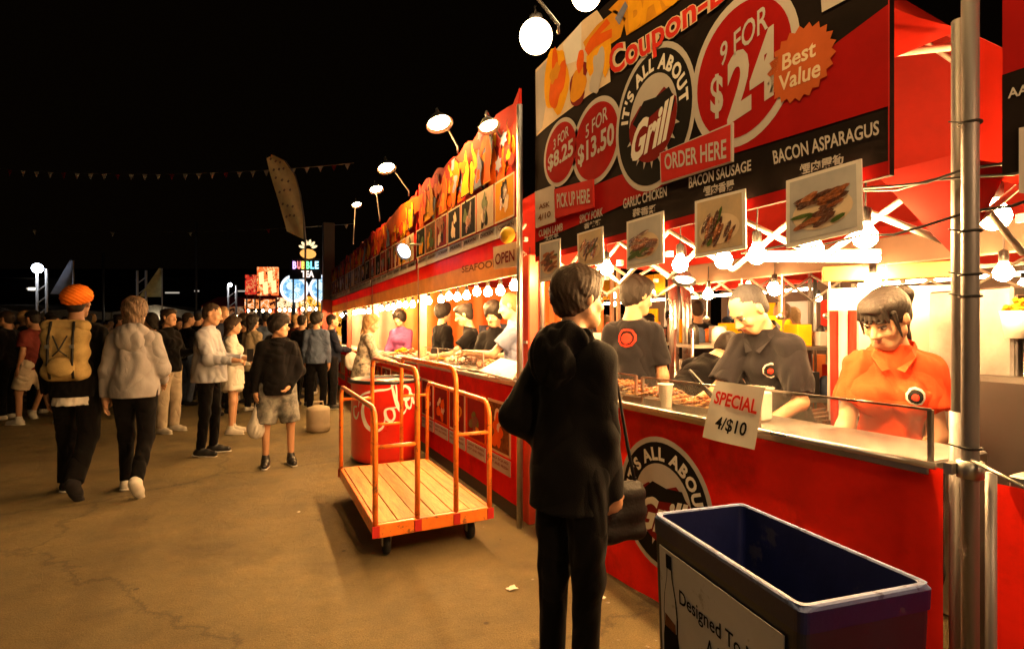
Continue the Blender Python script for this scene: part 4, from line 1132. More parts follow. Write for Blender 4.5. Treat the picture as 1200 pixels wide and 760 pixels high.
# bulbs of stall 1 : position along the inside of the front
for i, (px, py, d, lab) in enumerate((
    (652, 322, 4.2, 'bare bulb left of the black hoodie customer head'), (711, 315, 3.7, 'bare bulb right of the black hoodie customer head'),
    (797, 310, 3.0, 'bare bulb above the spot reflector behind the counter'), (848, 305, 2.75, 'bare bulb below the BACON SAUSAGE photo'),
    (887, 299, 2.6, 'bare bulb left of the largest food photo corner'), (952, 292, 2.35, 'bare bulb at the lower edge of the largest food photo'),
    (1014, 278, 2.1, 'bare bulb at the lower right corner of the largest food photo'))):
    bulb(wallP(1.91, px, py), lab, r=.038)
bulb(D(1166, 254, 2.1), 'big bare bulb right of the strapped steel pole', r=.052)
t = flood(D(802, 328, 3.3), D(780, 480, 3.0), D(802, 300, 3.5), 'small round reflector lamp hanging behind the counter', r=.07, m=emat('small_flood', (1, .7, .35), 40))
# lit tube along the front
pa, pb = wallP(2.1, 880, 303), wallP(2.1, 1030, 303)
tb = empty('light_tube', (pa + pb) / 2, 0, 'long glowing light tube below the largest food photo', 'light tube')
b = MB(); b.tube([pa, pb], .013, 8); b.build('tube', TUBE, tb)
b = MB(); b.tube([pa + Vector((0, 0, .02)), pb + Vector((0, 0, .02))], .018, 6); b.build('fitting', MATS['alu_white'], tb)
# soffit behind bulbs
sf = empty('cross_beam', (3.0, 2.2, 1.95), 0, 'brown cross beam hung with bulbs inside the grill stall', 'beam')
b = MB(); b.box((3.3, 2.2, 1.9), (.05, 2.5, .16), bev=.005); b.build('beam', MATS['soffit'], sf)

# globes on the banner top
gl1 = D(628, 43, 4.0)
globe(gl1, .125, 'round globe lamp beside the top left corner of the grill banner', GLOBE)
globe(D(687, -6, 3.6), .1, 'round globe lamp above the banner cut by the top edge', GLOBE)
# floods that light the banner and the pavement before it (the row goes on above the frame)

for i, (x, y) in enumerate(((3.25, 1.25), (3.25, 1.85), (3.25, 2.5), (3.25, 3.1))):  # added inner row, put in to light the red skirt from behind
    bulb((x, y, 1.72), 'added bare bulb under the brown cross beam, ' + ('nearest', 'second', 'third', 'farthest')[i] + ' of four', 'added bulbs under the brown cross beam', r=.04)
# small clutter under the far tents: hanging utensils and a menu card row on the beam
for i in range(7):
    t = empty('hanging_ladle', (3.22, 1.1 + i * .33, 1.80), 0, 'steel ladle hanging from the brown cross beam', 'ladle', 'ladles on the brown cross beam')
    b = MB(); b.tube([(0, 0, .02), (0, 0, -.24)], .005, 5); b.build('handle', MATS['steel'], t, world=False)
    b = MB(); b.ball((0, .01, -.27), (.03, .03, .02), 8, 5); b.build('bowl', MATS['steel'], t, world=False)
# unseen mast and flood behind the photographer, added as fill light
lm = empty('fill_lamp_mast', (-3.2, -2.0, 0), 0, 'unseen fill lamp mast added behind the photographer', 'lamp mast')
b = MB(); b.tube([(0, 0, 0), (0, 0, 4.3)], .04, 8); b.build('shaft', MATS['steel_dull'], lm, world=False)
flood((-3.0, -1.9, 4.2), (1.8, 2.4, .6), (-3.2, -2.0, 4.25), 'unseen fill flood lamp on the added mast', r=.2, m=emat('fill_mast_flood', (1, .74, .40), 88))
flood((.95, 1.0, 4.1), (1.8, 1.3, .4), (1.8, 1.2, 3.6), 'flood lamp on an arm above the near end of the grill banner', r=.13)
flood((1.0, 3.0, 4.0), (1.8, 2.7, .4), (1.8, 3.0, 3.4), 'flood lamp on an arm above the far end of the grill banner', r=.13, m=emat('flood_soft', (1, .6, .25), 70))

for k, (px, d, w_, lab) in enumerate(((845, 5.2, 1.0, 'narrow cluttered shelf behind the bending worker'), (945, 4.2, .8, 'cluttered shelf left of the white back panel'), (700, 6.4, 1.4, 'far cluttered shelf left of the worker seen from behind'))):
    p = D(px, 385, d); shelf((p.x, p.y, 0), -.45, w_, lab, 30 + k)
hd_ = empty('extractor_pipe', D(790, 385, 4.9), 0, 'pair of steel pipes rising behind the round reflector lamp', 'pipes'); hd_.location.z = 0
for q in (0, .16): b = MB(); b.tube([(q, 0, .2), (q, 0, 1.6), (q + .05, .1, 2.2)], .045, 10); b.build('pipe', MATS['steel'], hd_, world=False)

# paper napkins, cup lids and cable on the pavement
rn = random.Random(19)
for i, (px, py) in enumerate(((705, 700), (690, 726), (652, 700), (600, 690), (350, 600))):
    p = G(px, py); s_ = rn.uniform(.012, .028); t = empty('paper_scrap', (p.x, p.y, .003), rn.uniform(0, 6), 'white paper scrap on the pavement ' + ('at the foot of the red skirt, nearest the bin', 'left of the bin by the customer', 'between the customer and the skirt', 'just behind the customer', 'left of the cart', 'in the open middle of the alley', 'in front of the cart', 'right of the cart corner', 'at the lower left')[i], 'paper')
    b = MB(); b.grid(lambda u, v: (s_ * (u - .5) * 2 + rn.uniform(-.004, .004), s_ * (v - .5) * 1.5 + rn.uniform(-.004, .004), rn.uniform(.001, s_ * .3)), 4, 4); b.build('paper', MATS['paper_white'], t, world=False)
# ================================================================== right neighbour stall (0)
nb = empty('stall_banner', (1.8, -.3, 1.95), 0, 'red and black banner of the neighbouring stall at the right edge', 'banner')
yy = wallY(1.8, 1175)
b = MB(); b.box((1.81, yy - 1.4, 2.7), (.022, 2.8, 1.6)); b.build('backboard', MATS['banner_red'], nb)
b = MB(); zz = wallP(1.8, 1176, 205).z; z2 = wallP(1.8, 1176, 88).z
b.poly([(1.797, yy, zz), (1.797, yy - 2.8, zz), (1.797, yy - 2.8, z2), (1.797, yy, z2)]); b.build('menu_strip', MATS['banner_black'], nb)
b = MB(); fit_text(b, 'AAA BBQ', *[wallP(1.794, x, y) for x, y in ((1181, 104), (1260, 84), (1260, 98), (1181, 118))]); b.build('lettering', MATS['print_white'], nb)
b = MB(); b.poly([wallP(1.793, x, y) for x, y in ((1194, 150), (1240, 140), (1240, 230), (1194, 226))]); b.build('food_print', MATS['print_white'], nb)
nt_ = empty('market_tent', (1.95, -.6, 0), 0, 'neighbouring tent with red canopy at the right edge of the photo', 'tent', 'market tents')
cor2 = [(1.95, .66), (5.0, .66), (5.0, -2.3), (1.95, -2.3)]
b = MB()
for i in range(4):
    p, q = cor2[i], cor2[(i + 1) % 4]
    def fn(u, v, p=p, q=q):
        x = p[0] + (q[0] - p[0]) * u; y = p[1] + (q[1] - p[1]) * u
        return (x + (3.5 - x) * v, y + (-.8 - y) * v, 2.36 + 1.4 * v - .1 * math.sin(math.pi * v))
    b.grid(fn, 12, 8)
b.build('canopy', MATS['canopy_red'], nt_)
b = MB()
def fn(u, v): return (1.95 + 3.05 * u, .66 + .01 * math.sin(u * 50), 2.359 - .4 * (1 - v))
b.grid(fn, 40, 2); b.build('valance', MATS['canopy_red'], nt_)
for (x, y) in ((4.95, .6), (1.93, -2.25)): b = MB(); b.tube([(x, y, 0), (x, y, 2.36)], .02, 10); b.build('tent_leg', MATS['steel'], nt_)
b = MB(); truss(b, (1.98, .64), (4.9, .64), 2.02, 2.26, 6); b.build('truss', MATS['alu_white'], nt_)
nc = empty('stall_counter', (2.1, -.4, 0), 0, 'neighbouring stall counter with plain red skirt at the right edge', 'counter')
def fn(u, v): return (A1 + .004 - .006 * math.sin(u * 21) * (1 - v), .735 - 2.6 * u, .035 + .985 * v)
b = MB(); b.grid(fn, 50, 8); b.build('skirt', MATS['skirt_red'], nc)
b = MB(); b.box((2.04, -.57, 1.03), (.36, 2.55, .04), bev=.005); b.build('countertop', MATS['steel_dull'], nc)
b = MB(); b.box((A1 + .03, -.5, 1.13), (.006, 2.3, .17)); b.build('glass_pane', MATS['guard_glass'], nc)
b = MB(); b.box((A1 + .03, -.5, 1.217), (.014, 2.3, .008)); b.box((A1 + .03, .655, 1.13), (.014, .014, .18)); b.build('guard_frame', MATS['steel'], nc)
fr_ = empty('steel_fridge', (2.9, .5, 0), -.3, 'tall brushed steel cabinet behind the right-hand counter', 'fridge')
c = D(1166, 385, 2.55); fr_.location = (c.x, c.y, 0)
b = MB(); b.box((0, 0, .83), (.32, .4, 1.62), bev=.01); b.build('cabinet', MATS['steel_dull'], fr_, world=False)
b = MB(); b.box((-.05, -.206, 1.2), (.2, .01, .8), bev=.004); b.build('door', MATS['steel'], fr_, world=False)
b = MB(); b.tube([(-.13, -.23, 1.0), (-.13, -.23, 1.4)], .008, 6); b.build('handle', MATS['steel'], fr_, world=False)
fs = empty('fries_cup', D(1192, 372, 2.3), 0, 'paper cup heaped with fried food at the right edge', 'food cup')
b = MB(); b.lathe([(.04, -.09), (.06, .03), (.055, .03)], n=16); b.build('cup', MATS['cup_white'], fs, world=False)
b = MB(); rn = random.Random(4)
for i in range(26): b.ball((rn.gauss(0, .022), rn.gauss(0, .022), .03 + rn.uniform(0, .05)), (.014, .012, .012), 6, 4)
b.build('fried_pieces', MATS['print_gold'], fs, kind='stuff', world=False)
rb = empty('serving_trolley', D(1192, 420, 2.3), 0, 'grey covered trolley carrying the fried food cup', 'trolley'); rb.location.z = 0
b = MB(); b.box((0.05, 0, .62), (.36, .3, 1.24), bev=.02); b.build('cabinet', MATS['dark_steel'], rb, world=False)

# ================================================================== stalls 2 to 5
A2 = 1.76
def W2(px, py, h=0): p = wallP(A2, px, py); p.x -= h; return p
def art_fascia(y0, y1, zlo, zhi, seed, label, art='hot'):
    """lettered, printed fascia: art band, food picture strip, captions, lower bands"""
    rn = random.Random(seed)
    t = empty('stall_banner', (A2, (y0 + y1) / 2, zlo), 0, label, 'banner')
    ztop = zhi
    zpic1, zpic0, zcap0, zred0 = zlo + .76, zlo + .43, zlo + .31, zlo + .17
    # backboard with an uneven cut-out top
    outline = [(y0, zcap0), (y1, zcap0), (y1, ztop)]
    n = 26
    for i in range(1, n):
        y = y1 + (y0 - y1) * i / n; outline.append((y, ztop - .07 + .05 * abs(math.sin(i * .8 + seed)) + rn.uniform(-.015, .02) + (.03 if i > n * .6 else 0)))
    outline.append((y0, ztop + .05))
    b = MB(); b.slab([(A2, y, z) for y, z in outline], (.02, 0, 0)); b.build('backboard', MATS['print_red' if art != 'dark' else 'print_dark_red'], t)
    b = MB(); b.box((A2 + .011, (y0 + y1) / 2, (zred0 + zcap0) / 2 - .001), (.022, y1 - y0, zcap0 - zred0 - .004)); b.build('lower_red_band', MATS['band_red'], t)
    b = MB(); b.box((A2 + .015, (y0 + y1) / 2, (zlo + zred0) / 2), (.03, y1 - y0, zred0 - zlo)); b.build('beige_band', MATS['beige_fascia'], t)
    # big cartoon shapes: plain made-up sea creatures and flames
    f = lambda h: (lambda x, y: Vector((A2 - h, x, y)))
    pal = ['print_orange', 'print_red', 'print_yellow', 'print_orange', 'print_gold', 'print_red', 'print_blue_grey', 'print_orange', 'print_yellow', 'print_dark_red']
    W_ = y1 - y0; k = 0
    for i in range(int(W_ * 22)):
        y = y0 + .12 + (W_ - .24) * rn.random(); z = rn.uniform(zpic1 + .08, ztop - .22); r = rn.uniform(.05, .15); m = rn.choice(pal); h = .003 + .0006 * k; k += 1
        b = MB()
        if rn.random() < .45:     # flame / tentacle wedge
            pts = []; hh = rn.uniform(.2, .42); lean_ = rn.uniform(-.1, .1)
            for u in [j / 8 for j in range(9)]: pts.append((y - r * .8 * (1 - u) ** .7 + lean_ * u + .02 * math.sin(u * 9), z - .1 + hh * u))
            for u in [j / 8 for j in range(8, -1, -1)]: pts.append((y + r * .8 * (1 - u) ** .7 + lean_ * u + .02 * math.sin(u * 9), z - .1 + hh * u))
            pts = [(p[0], min(p[1], ztop - .08)) for p in pts]
            b.poly([f(h)(*p) for p in pts])
            mc = (sum(p[0] for p in pts) / len(pts), sum(p[1] for p in pts) / len(pts)); o2 = MB(); o2.poly([f(h - .0003)(mc[0] + (p[0] - mc[0]) * 1.16, mc[1] + (p[1] - mc[1]) * 1.06) for p in pts]); o2.build('art_outline', MATS[rn.choice(['print_dark_red', 'print_gold', 'print_black'])], t)
        else:
            bp_ = blobpoly(f(h), y, min(z, ztop - .1 - r), r, rn, rough=.6, sx=rn.uniform(.6, 1.1), sy=rn.uniform(.6, 1.2)); b.poly(bp_)
            mc = sum(bp_, Vector()) / len(bp_); o2 = MB(); o2.poly([mc + (p - mc) * 1.12 + Vector((.0003, 0, 0)) for p in bp_]); o2.build('art_outline', MATS[rn.choice(['print_dark_red', 'print_gold', 'print_black'])], t)
        b.build('art_shape', MATS[m], t)
        if rn.random() < .4:
            b = MB(); b.poly(blobpoly(f(h + .0003), y, min(z, ztop - .1 - r), r * .45, rn, rough=.5)); b.build('art_shape', MATS[rn.choice(pal)], t)
    # food picture strip
    n = max(4, int(W_ / .36)); pw = W_ / n
    for i in range(n):
        a = y0 + i * pw + .012; c_ = a + pw - .024
        b = MB(); b.poly([(A2 - .034, a, zpic0), (A2 - .034, c_, zpic0), (A2 - .034, c_, zpic1), (A2 - .034, a, zpic1)]); b.build('picture_frame', MATS['print_cream'], t)
        b = MB(); b.poly([(A2 - .0345, a + .014, zpic0 + .014), (A2 - .0345, c_ - .014, zpic0 + .014), (A2 - .0345, c_ - .014, zpic1 - .014), (A2 - .0345, a + .014, zpic1 - .014)])
        b.build('picture', MATS[rn.choice(['print_brown', 'print_gold', 'print_dark_red', 'photo_table', 'print_black', 'print_dark_red'])], t)
        for j in range(7):
            b = MB(); b.poly(blobpoly(f(.0355 + .0003 * j), (a + c_) / 2 + rn.uniform(-.05, .05), (zpic0 + zpic1) / 2 + rn.uniform(-.09, .09), rn.uniform(.025, .08), rn, rough=.6, sx=.8, sy=1.2)); b.build('food_print', MATS[rn.choice(['meat', 'print_gold', 'greens', 'print_cream', 'meat_char', 'print_black'])], t)
        b = MB(); b.box((A2 - .012, (a + c_) / 2, (zcap0 + zpic0) / 2), (.01, pw - .02, zpic0 - zcap0 - .014)); b.build('caption_card', MATS['print_white_bright'], t)
        b = MB()
        w1 = rn.choice(['SQUID', 'PRAWN', 'OCTOPUS', 'CALAMARI', 'CHICKEN', 'SCALLOP'])
        fit_text(b, w1, (A2 - .02, c_ - .04, zpic0 - .03), (A2 - .02, a + .04, zpic0 - .03), (A2 - .02, a + .04, zpic0 - .06), (A2 - .02, c_ - .04, zpic0 - .06)); b.build('lettering', MATS['print_brown'], t)
    return t
ZT2 = W2(612, 116).z + .05; ZL2 = W2(612, 320).z
YS = [wallY(A2, 612), wallY(A2, 490), 9.0, 11.8, 14.3]
print('Y stall', YS, ZT2, ZL2)
f2 = art_fascia(YS[0] + .05, YS[1] - .03, ZL2, ZT2, 21, 'second stall banner with bright cartoon shapes and a strip of food pictures')
f3 = art_fascia(YS[1] + .06, YS[2] - .03, ZL2, ZT2 - .1, 33, 'third stall banner with yellow and red art above the drinks cooler')
f4 = art_fascia(YS[2] + .06, YS[3] - .03, ZL2, ZT2 - .15, 45, 'fourth stall banner with dark red art, farther down the row', 'dark')
f5 = art_fascia(YS[3] + .06, YS[4] - .1, ZL2, ZT2 - .2, 57, 'farthest stall banner beside the tall dark red post', 'dark')
# orange swoosh ribbon and blue flowers on stall 2
b = MB(); pts = [(520, 262), (540, 236), (580, 214), (600, 196), (600, 212), (580, 230), (545, 252), (522, 276)]
rib = MB(); rib.poly([wallP(A2 - .025, x, y) for x, y in [(452, 262), (470, 240), (512, 218), (512, 232), (486, 250), (456, 276)]]); rib.build('ribbon_print', MATS['print_orange'], f3)
for px, py, r in ((594, 163, .07), (588, 193, .07), (566, 158, .06)):
    c = W2(px, py); b = MB(); b.poly([(A2 - .03, c.y + r * (1 if k % 2 else .6) * math.cos(k * .5236), c.z + r * (1 if k % 2 else .6) * math.sin(k * .5236)) for k in range(12)]); b.build('flower_print', MATS['print_blue_grey'], f2)
b = MB(); fit_text(b, 'SEAFOOD', W2(545, 312, .034), W2(590, 303, .034), W2(590, 312, .034), W2(545, 320, .034)); b.build('lettering', MATS['print_brown'], f2)
tg_ = empty('hanging_sign', W2(597, 299), 0, 'small cream sign hung under the second stall banner', 'sign')
b = MB(); b.slab([W2(x, y, .04) for x, y in ((583, 290), (611, 283), (612, 312), (584, 316))], (.012, 0, 0)); b.build('board', MATS['print_cream'], tg_)
b = MB(); fit_text(b, 'OPEN', *[W2(x, y, .043) for x, y in ((586, 298), (609, 292), (609, 306), (586, 311))]); b.build('lettering', MATS['print_dark_red'], tg_)
yo = empty('yellow_balloon', W2(612, 277, .12), 0, 'yellow oval paper lantern on the post between the first two stalls', 'lantern')
b = MB(); b.ball((0, 0, 0), (.05, .085, .06), 18, 12); b.build('lantern', MATS['leaf_yellow'], yo, world=False)
b = MB(); b.tube([(0, 0, .058), (.05, 0, .14)], .004, 5); b.build('string', MATS['cable_black'], yo, world=False)

def stall_tent(y0, y1, label, post='stall_post_pale', seed=0):
    t = empty('market_tent', (A2 + .1, (y0 + y1) / 2, 0), 0, label, 'tent', 'market tents')
    for (x, y) in ((A2 + .05, y1), (4.7, y0 + .05), (4.7, y1 - .05)):
        b = MB(); b.box((x, y, 1.2), (.09 if x < 2 else .05, .09 if x < 2 else .05, 2.4), bev=.005); b.build('tent_leg', MATS[post], t)
    b = MB(); cor_ = [(A2 + .06, y0), (4.75, y0), (4.75, y1), (A2 + .06, y1)]
    for i in range(4):
        p, q = cor_[i], cor_[(i + 1) % 4]
        def fn(u, v, p=p, q=q):
            x = p[0] + (q[0] - p[0]) * u; y = p[1] + (q[1] - p[1]) * u
            return (x + (3.2 - x) * v, y + ((y0 + y1) / 2 - y) * v, 2.33 + .9 * v)
        b.grid(fn, 8, 4)
    b.build('canopy', MATS['canopy_red'], t)
    b = MB(); truss(b, (A2 + .1, y0 + .1), (A2 + .1, y1 - .1), 2.02, 2.25, 5); b.build('truss', MATS['alu_white'], t)
    return t
stall_tent(YS[0] + .04, YS[1], 'second stall tent with a pale orange post behind the orange cart')
stall_tent(YS[1] + .05, YS[2], 'third stall tent with purple-shirted seller inside', 'stall_post_pale')
stall_tent(YS[2] + .05, YS[3], 'fourth stall tent beyond the drinks cooler', 'stall_post_red')
stall_tent(YS[3] + .05, YS[4] - .1, 'farthest tent of the row by the tall dark post', 'stall_post_red')
# red boxy post and steel leg between stall 1 and 2
rp = empty('red_post', (1.80, 3.47, 0), 0, 'glossy red square post between the grill stall and the seafood stall', 'post')
b = MB(); b.box((1.86, 3.49, 1.0), (.10, .10, 2.0), bev=.008); b.build('post', MATS['stall_post_red'], rp)
b = MB(); b.box((1.805, 3.49, 1.35), (.012, .07, .02)); b.box((1.805, 3.49, .9), (.012, .07, .02)); b.build('bracket', MATS['steel'], rp)
pole('steel_pole', 1.73, 3.43, 0, 3.08, .022, 'tall pale steel pole between the grill banner and the cartoon banner', 'steel_dull')

def stall_counter(y0, y1, label, posters, seed, mm='skirt_red'):
    rn = random.Random(seed); HC2 = 1.05
    t = empty('stall_counter', (A2 + .3, (y0 + y1) / 2, 0), 0, label, 'counter')
    b = MB(); b.box((A2 + .18, (y0 + y1) / 2, HC2 - .02), (.36, y1 - y0 - .08, .04), bev=.005); b.build('countertop', MATS['steel_dull'], t)
    b = MB(); b.box((A2 + .012, (y0 + y1) / 2, (.12 + HC2 - .045) / 2), (.024, y1 - y0 - .1, HC2 - .045 - .12)); b.build('front_panel', MATS[mm], t)
    b = MB(); b.box((A2 + .02, (y0 + y1) / 2, .06), (.02, y1 - y0 - .1, .11)); b.build('kick_board', MATS['dark_steel'], t)
    if posters:
        n = posters; pw = (y1 - y0 - .25) / n
        for i in range(n):
            a = y0 + .12 + i * pw + .02; c_ = a + pw - .05
            b = MB(); b.box((A2 - .003, (a + c_) / 2, .66), (.006, c_ - a, .42)); b.build('picture_frame', MATS['print_orange' if i % 2 else 'print_cream'], t)
            b = MB(); b.poly([(A2 - .008, a + .02, .47), (A2 - .008, c_ - .02, .47), (A2 - .008, c_ - .02, .85), (A2 - .008, a + .02, .85)]); b.build('picture', MATS[rn.choice(['print_brown', 'print_dark_red', 'photo_table'])], t)
            for j in range(5):
                b = MB(); b.poly(blobpoly(lambda x, y: Vector((A2 - .010 - .0004 * j, x, y)), (a + c_) / 2 + rn.uniform(-.08, .08), .66 + rn.uniform(-.1, .1), rn.uniform(.04, .09), rn, rough=.6)); b.build('food_print', MATS[rn.choice(['meat', 'print_gold', 'greens', 'print_orange', 'meat_char', 'print_cream'])], t)
            b = MB(); b.box((A2 - .004, (a + c_) / 2, .37), (.006, c_ - a, .12)); b.build('caption_card', MATS['print_white'], t)
            b = MB()
            for z_, tx in ((.415, rn.choice(['FRIED SQUID', 'GIANT PRAWN', 'BBQ OCTOPUS'])), (.375, 'HOT AND FRESH')):
                fit_text(b, tx, (A2 - .009, c_ - .03, z_), (A2 - .009, a + .03, z_), (A2 - .009, a + .03, z_ - .022), (A2 - .009, c_ - .03, z_ - .022))
            b.build('lettering', MATS['print_dark_red'], t)
    return t
stall_counter(YS[0] + .05, YS[1] - .02, 'red seafood stall counter with a row of food posters beside the orange cart', 5, 3)
stall_counter(YS[1] + .05, YS[2] - .02, 'orange-lit counter of the third stall behind the drinks cooler', 4, 4)
stall_counter(YS[2] + .05, YS[3] - .02, 'counter of the fourth stall beyond the blonde customer', 4, 5)
stall_counter(YS[3] + .05, YS[4] - .1, 'counter of the farthest stall in the row', 3, 6)
# white board and trays on counter 2
wb = empty('display_box', (1.95, 4.0, 1.2), 0, 'clear box with a slanted white lid on the seafood counter', 'box')
Pq = [D(561, 434, 4.3), D(587, 419, 4.6), D(612, 425, 4.2), D(600, 444, 3.95)]
b = MB(); b.slab(Pq, (0, 0, -.012)); b.build('lid', MATS['paper_white'], wb)
b = MB(); c = (Pq[0] + Pq[1] + Pq[2] + Pq[3]) / 4; b.box((c.x + .05, c.y, (c.z + 1.05) / 2 - .02), (.3, .3, c.z - 1.09), bev=.01); b.build('box', MATS['clear_plastic'], wb)
def food_pile(c, r, label, m, seed, group='piles of cooked food on the far counters'):
    rn = random.Random(seed); t = empty('food_tray', c, rn.uniform(-.2, .2), label, 'food tray', group)
    b = MB(); b.box((0, 0, .012), (r * 2, r * 2, .02), bev=.005); b.build('tray', MATS['tray_metal'], t, world=False)
    b = MB()
    for i in range(60):
        a = rn.uniform(0, 6.28); q = rn.uniform(0, r * .85); b.ball((q * math.cos(a), q * math.sin(a), .03 + (1 - q / r) * .07 + rn.uniform(0, .02)), (rn.uniform(.015, .04), rn.uniform(.015, .03), .014), 6, 4, rotm('Z', rn.uniform(0, 180)))
    b.build('food_pile', MATS[m], t, kind='stuff', world=False)
for i, y in enumerate((4.5, 4.95, 5.4, 5.85)):
    food_pile((1.95, y, 1.052), .15, ('nearest', 'second', 'third', 'farthest')[i] + ' food tray on the seafood counter behind the cart', ('meat', 'meat_char', 'print_cream', 'print_gold')[i], i)
for i, y in enumerate((6.7, 7.2, 7.7)):
    food_pile((1.95, y, 1.052), .15, ('nearest', 'middle', 'farthest')[i] + ' food tray on the third stall counter', ('print_cream', 'meat', 'print_gold')[i], i + 9)
# glass guards stall 2
for i, (a, c_) in enumerate(((4.3, 4.9), (4.95, 5.55), (5.6, 6.1))):
    t = empty('glass_guard', (A2 + .05, (a + c_) / 2, 1.05), 0, ('nearest', 'middle', 'farthest')[i] + ' glass guard on the seafood counter behind the orange cart', 'glass guard')
    b = MB(); b.box((A2 + .05, (a + c_) / 2, 1.14), (.006, c_ - a, .18)); b.build('glass_pane', MATS['guard_glass'], t)
    b = MB(); b.box((A2 + .05, a, 1.14), (.01, .01, .18)); b.box((A2 + .05, (a + c_) / 2, 1.235), (.01, c_ - a, .008)); b.build('guard_frame', MATS['steel'], t)
# strings of bulbs stalls 2-5
for k, (ya, yb, n, gname) in enumerate(((3.75, 6.0, 9, 'bulbs along the front of the seafood stall'), (6.5, 8.8, 7, 'bulbs along the front of the third stall'), (9.3, 11.6, 5, 'bulbs in the fourth stall'), (12.1, 14.0, 3, 'bulbs in the farthest stall'))):
    for i in range(n):
        y = ya + (yb - ya) * i / (n - 1)
        bulb((1.98, y, 1.80 + .015 * math.sin(i * 2)), 'bare bulb, ' + ('nearest', 'second', 'third', 'fourth', 'fifth', 'sixth', 'seventh', 'eighth', 'ninth')[i] + ' in the row ' + gname[6:].replace('in the', 'of the'), gname, r=.04, cord=.2, m=emat('string_bulb_glow', (1, .56, .2), 480))
# back walls / shelves in stalls 2-3
for y0, y1, lab, m in ((YS[1] + .1, YS[2] - .1, 'orange back cloth inside the third stall', 'orange_panel'), (YS[2] + .1, YS[3] - .1, 'cream back cloth inside the fourth stall', 'wall_panel'), (YS[3] + .1, YS[4] - .1, 'cream back cloth inside the farthest stall', 'wall_panel')):
    t = empty('back_cloth', (4.6, (y0 + y1) / 2, 0), 0, lab, 'cloth'); b = MB()
    def fn(u, v, y0=y0, y1=y1): return (4.55 + .02 * math.sin(u * 60), y0 + (y1 - y0) * u, .02 + 2.25 * v)
    b.grid(fn, 60, 3); b.build('cloth', MATS[m], t)
for y, lab, m in ((9.02, 'orange cloth partition behind the purple-shirted seller', 'orange_panel'), (11.82, 'cream cloth partition past the fourth stall', 'wall_panel'), (14.2, 'cream cloth partition at the end of the row', 'wall_panel')):
    t = empty('partition_cloth', (3.2, y, 0), 0, lab, 'cloth'); b = MB()
    b.grid(lambda u, v: (2.25 + 2.3 * u, y + .02 * math.sin(u * 45), .02 + 2.2 * v), 50, 3); b.build('cloth', MATS[m], t)
shelf((3.6, 5.9, 0), 1.57, 1.3, 'cluttered steel shelf at the back of the seafood stall', 5)
shelf((3.6, 8.2, 0), 1.57, 1.3, 'cluttered steel shelf at the back of the third stall', 6)

# floods above the banners
for i, (px, py, d, lab) in enumerate(((515, 145, 4.9, 'largest round flood lamp on an arm above the second banner'), (573, 148, 4.0, 'bright flood lamp shining at the yellow end of the second banner'),
    (453, 197, 6.5, 'flood lamp on a horizontal arm left of the second banner top'), (441, 222, 8.2, 'dim flood lamp above the third banner'), (418, 240, 10.5, 'farthest small flood lamp above the fourth banner'))):
    p = D(px, py, d); tgt = Vector((A2, p.y + .1, 2.5)); flood(p, p + Vector((.15, -.35, -.9)), (A2, p.y + .12, min(3.15, p.z - .1)), lab, r=(.125, .085, .115, .11, .10)[i], m=emat('banner_flood', (1, .5, .16), 420) if i != 1 else emat('near_banner_flood', (1, .5, .16), 130))
cl = flood(W2(498, 296, .25), W2(498, 296, .25) + Vector((-.7, -.5, -.45)), W2(498, 292, 0), 'bluish white flood lamp under the joint of the second and third banners', r=.10, m=COOL)
cl3 = flood((1.25, -.75, 2.0), (1.7, 1.4, .5), (1.8, -.75, 2.1), 'unseen flood lamp added by the neighbouring banner to brighten the red skirts', r=.12, m=emat('skirt_fill_flood', (1, .55, .25), 210))  # last one is an unseen lamp, added to brighten the skirts

# ================================================================== cart
cart = empty('platform_cart', (1.03, 4.0, 0), 0, 'orange steel platform cart with plank bed and tube rails on the pavement', 'cart')
cx0, cx1, cy0, cy1 = .655, 1.43, 3.27, 4.74; zc = .25
npl = 6; pw = (cx1 - cx0 - .05) / npl
for i in range(npl):
    b = MB(); b.box((cx0 + .025 + pw * (i + .5), (cy0 + cy1) / 2, zc - .012 + .0015 * math.sin(i * 2.3)), (pw - .005, cy1 - cy0 - .05, .025), bev=.003); b.build('plank', MATS['wood'], cart)
b = MB()
b.box((cx0 + .01, (cy0 + cy1) / 2, zc - .045), (.03, cy1 - cy0, .085), bev=.004); b.box((cx1 - .01, (cy0 + cy1) / 2, zc - .045), (.03, cy1 - cy0, .085), bev=.004)
b.box(((cx0 + cx1) / 2, cy0 + .01, zc - .045), (cx1 - cx0 - .035, .03, .085), bev=.004); b.box(((cx0 + cx1) / 2, cy1 - .01, zc - .045), (cx1 - cx0 - .035, .03, .085), bev=.004)
for k in (.33, .66): b.box(((cx0 + cx1) / 2, cy0 + (cy1 - cy0) * k, zc - .055), (cx1 - cx0 - .05, .04, .05))
b.build('frame', MATS['cart_orange'], cart)
for x in (cx0 + .1, cx1 - .1):
    for y in (cy0 + .14, cy1 - .14):
        b = MB(); b.lathe([(.02, -.02), (.065, -.018), (.07, 0), (.065, .018), (.02, .02)], (x, y, .07), 18, Matrix.Rotation(math.radians(90), 3, 'Y')); wl = b.build('wheel', MATS['rubber'], cart)
        b = MB(); b.box((x, y + .0, .155), (.05, .06, .016)); b.box((x - .026, y, .11), (.006, .04, .1)); b.box((x + .026, y, .11), (.006, .04, .1)); b.build('caster_fork', MATS['steel_dull'], cart)
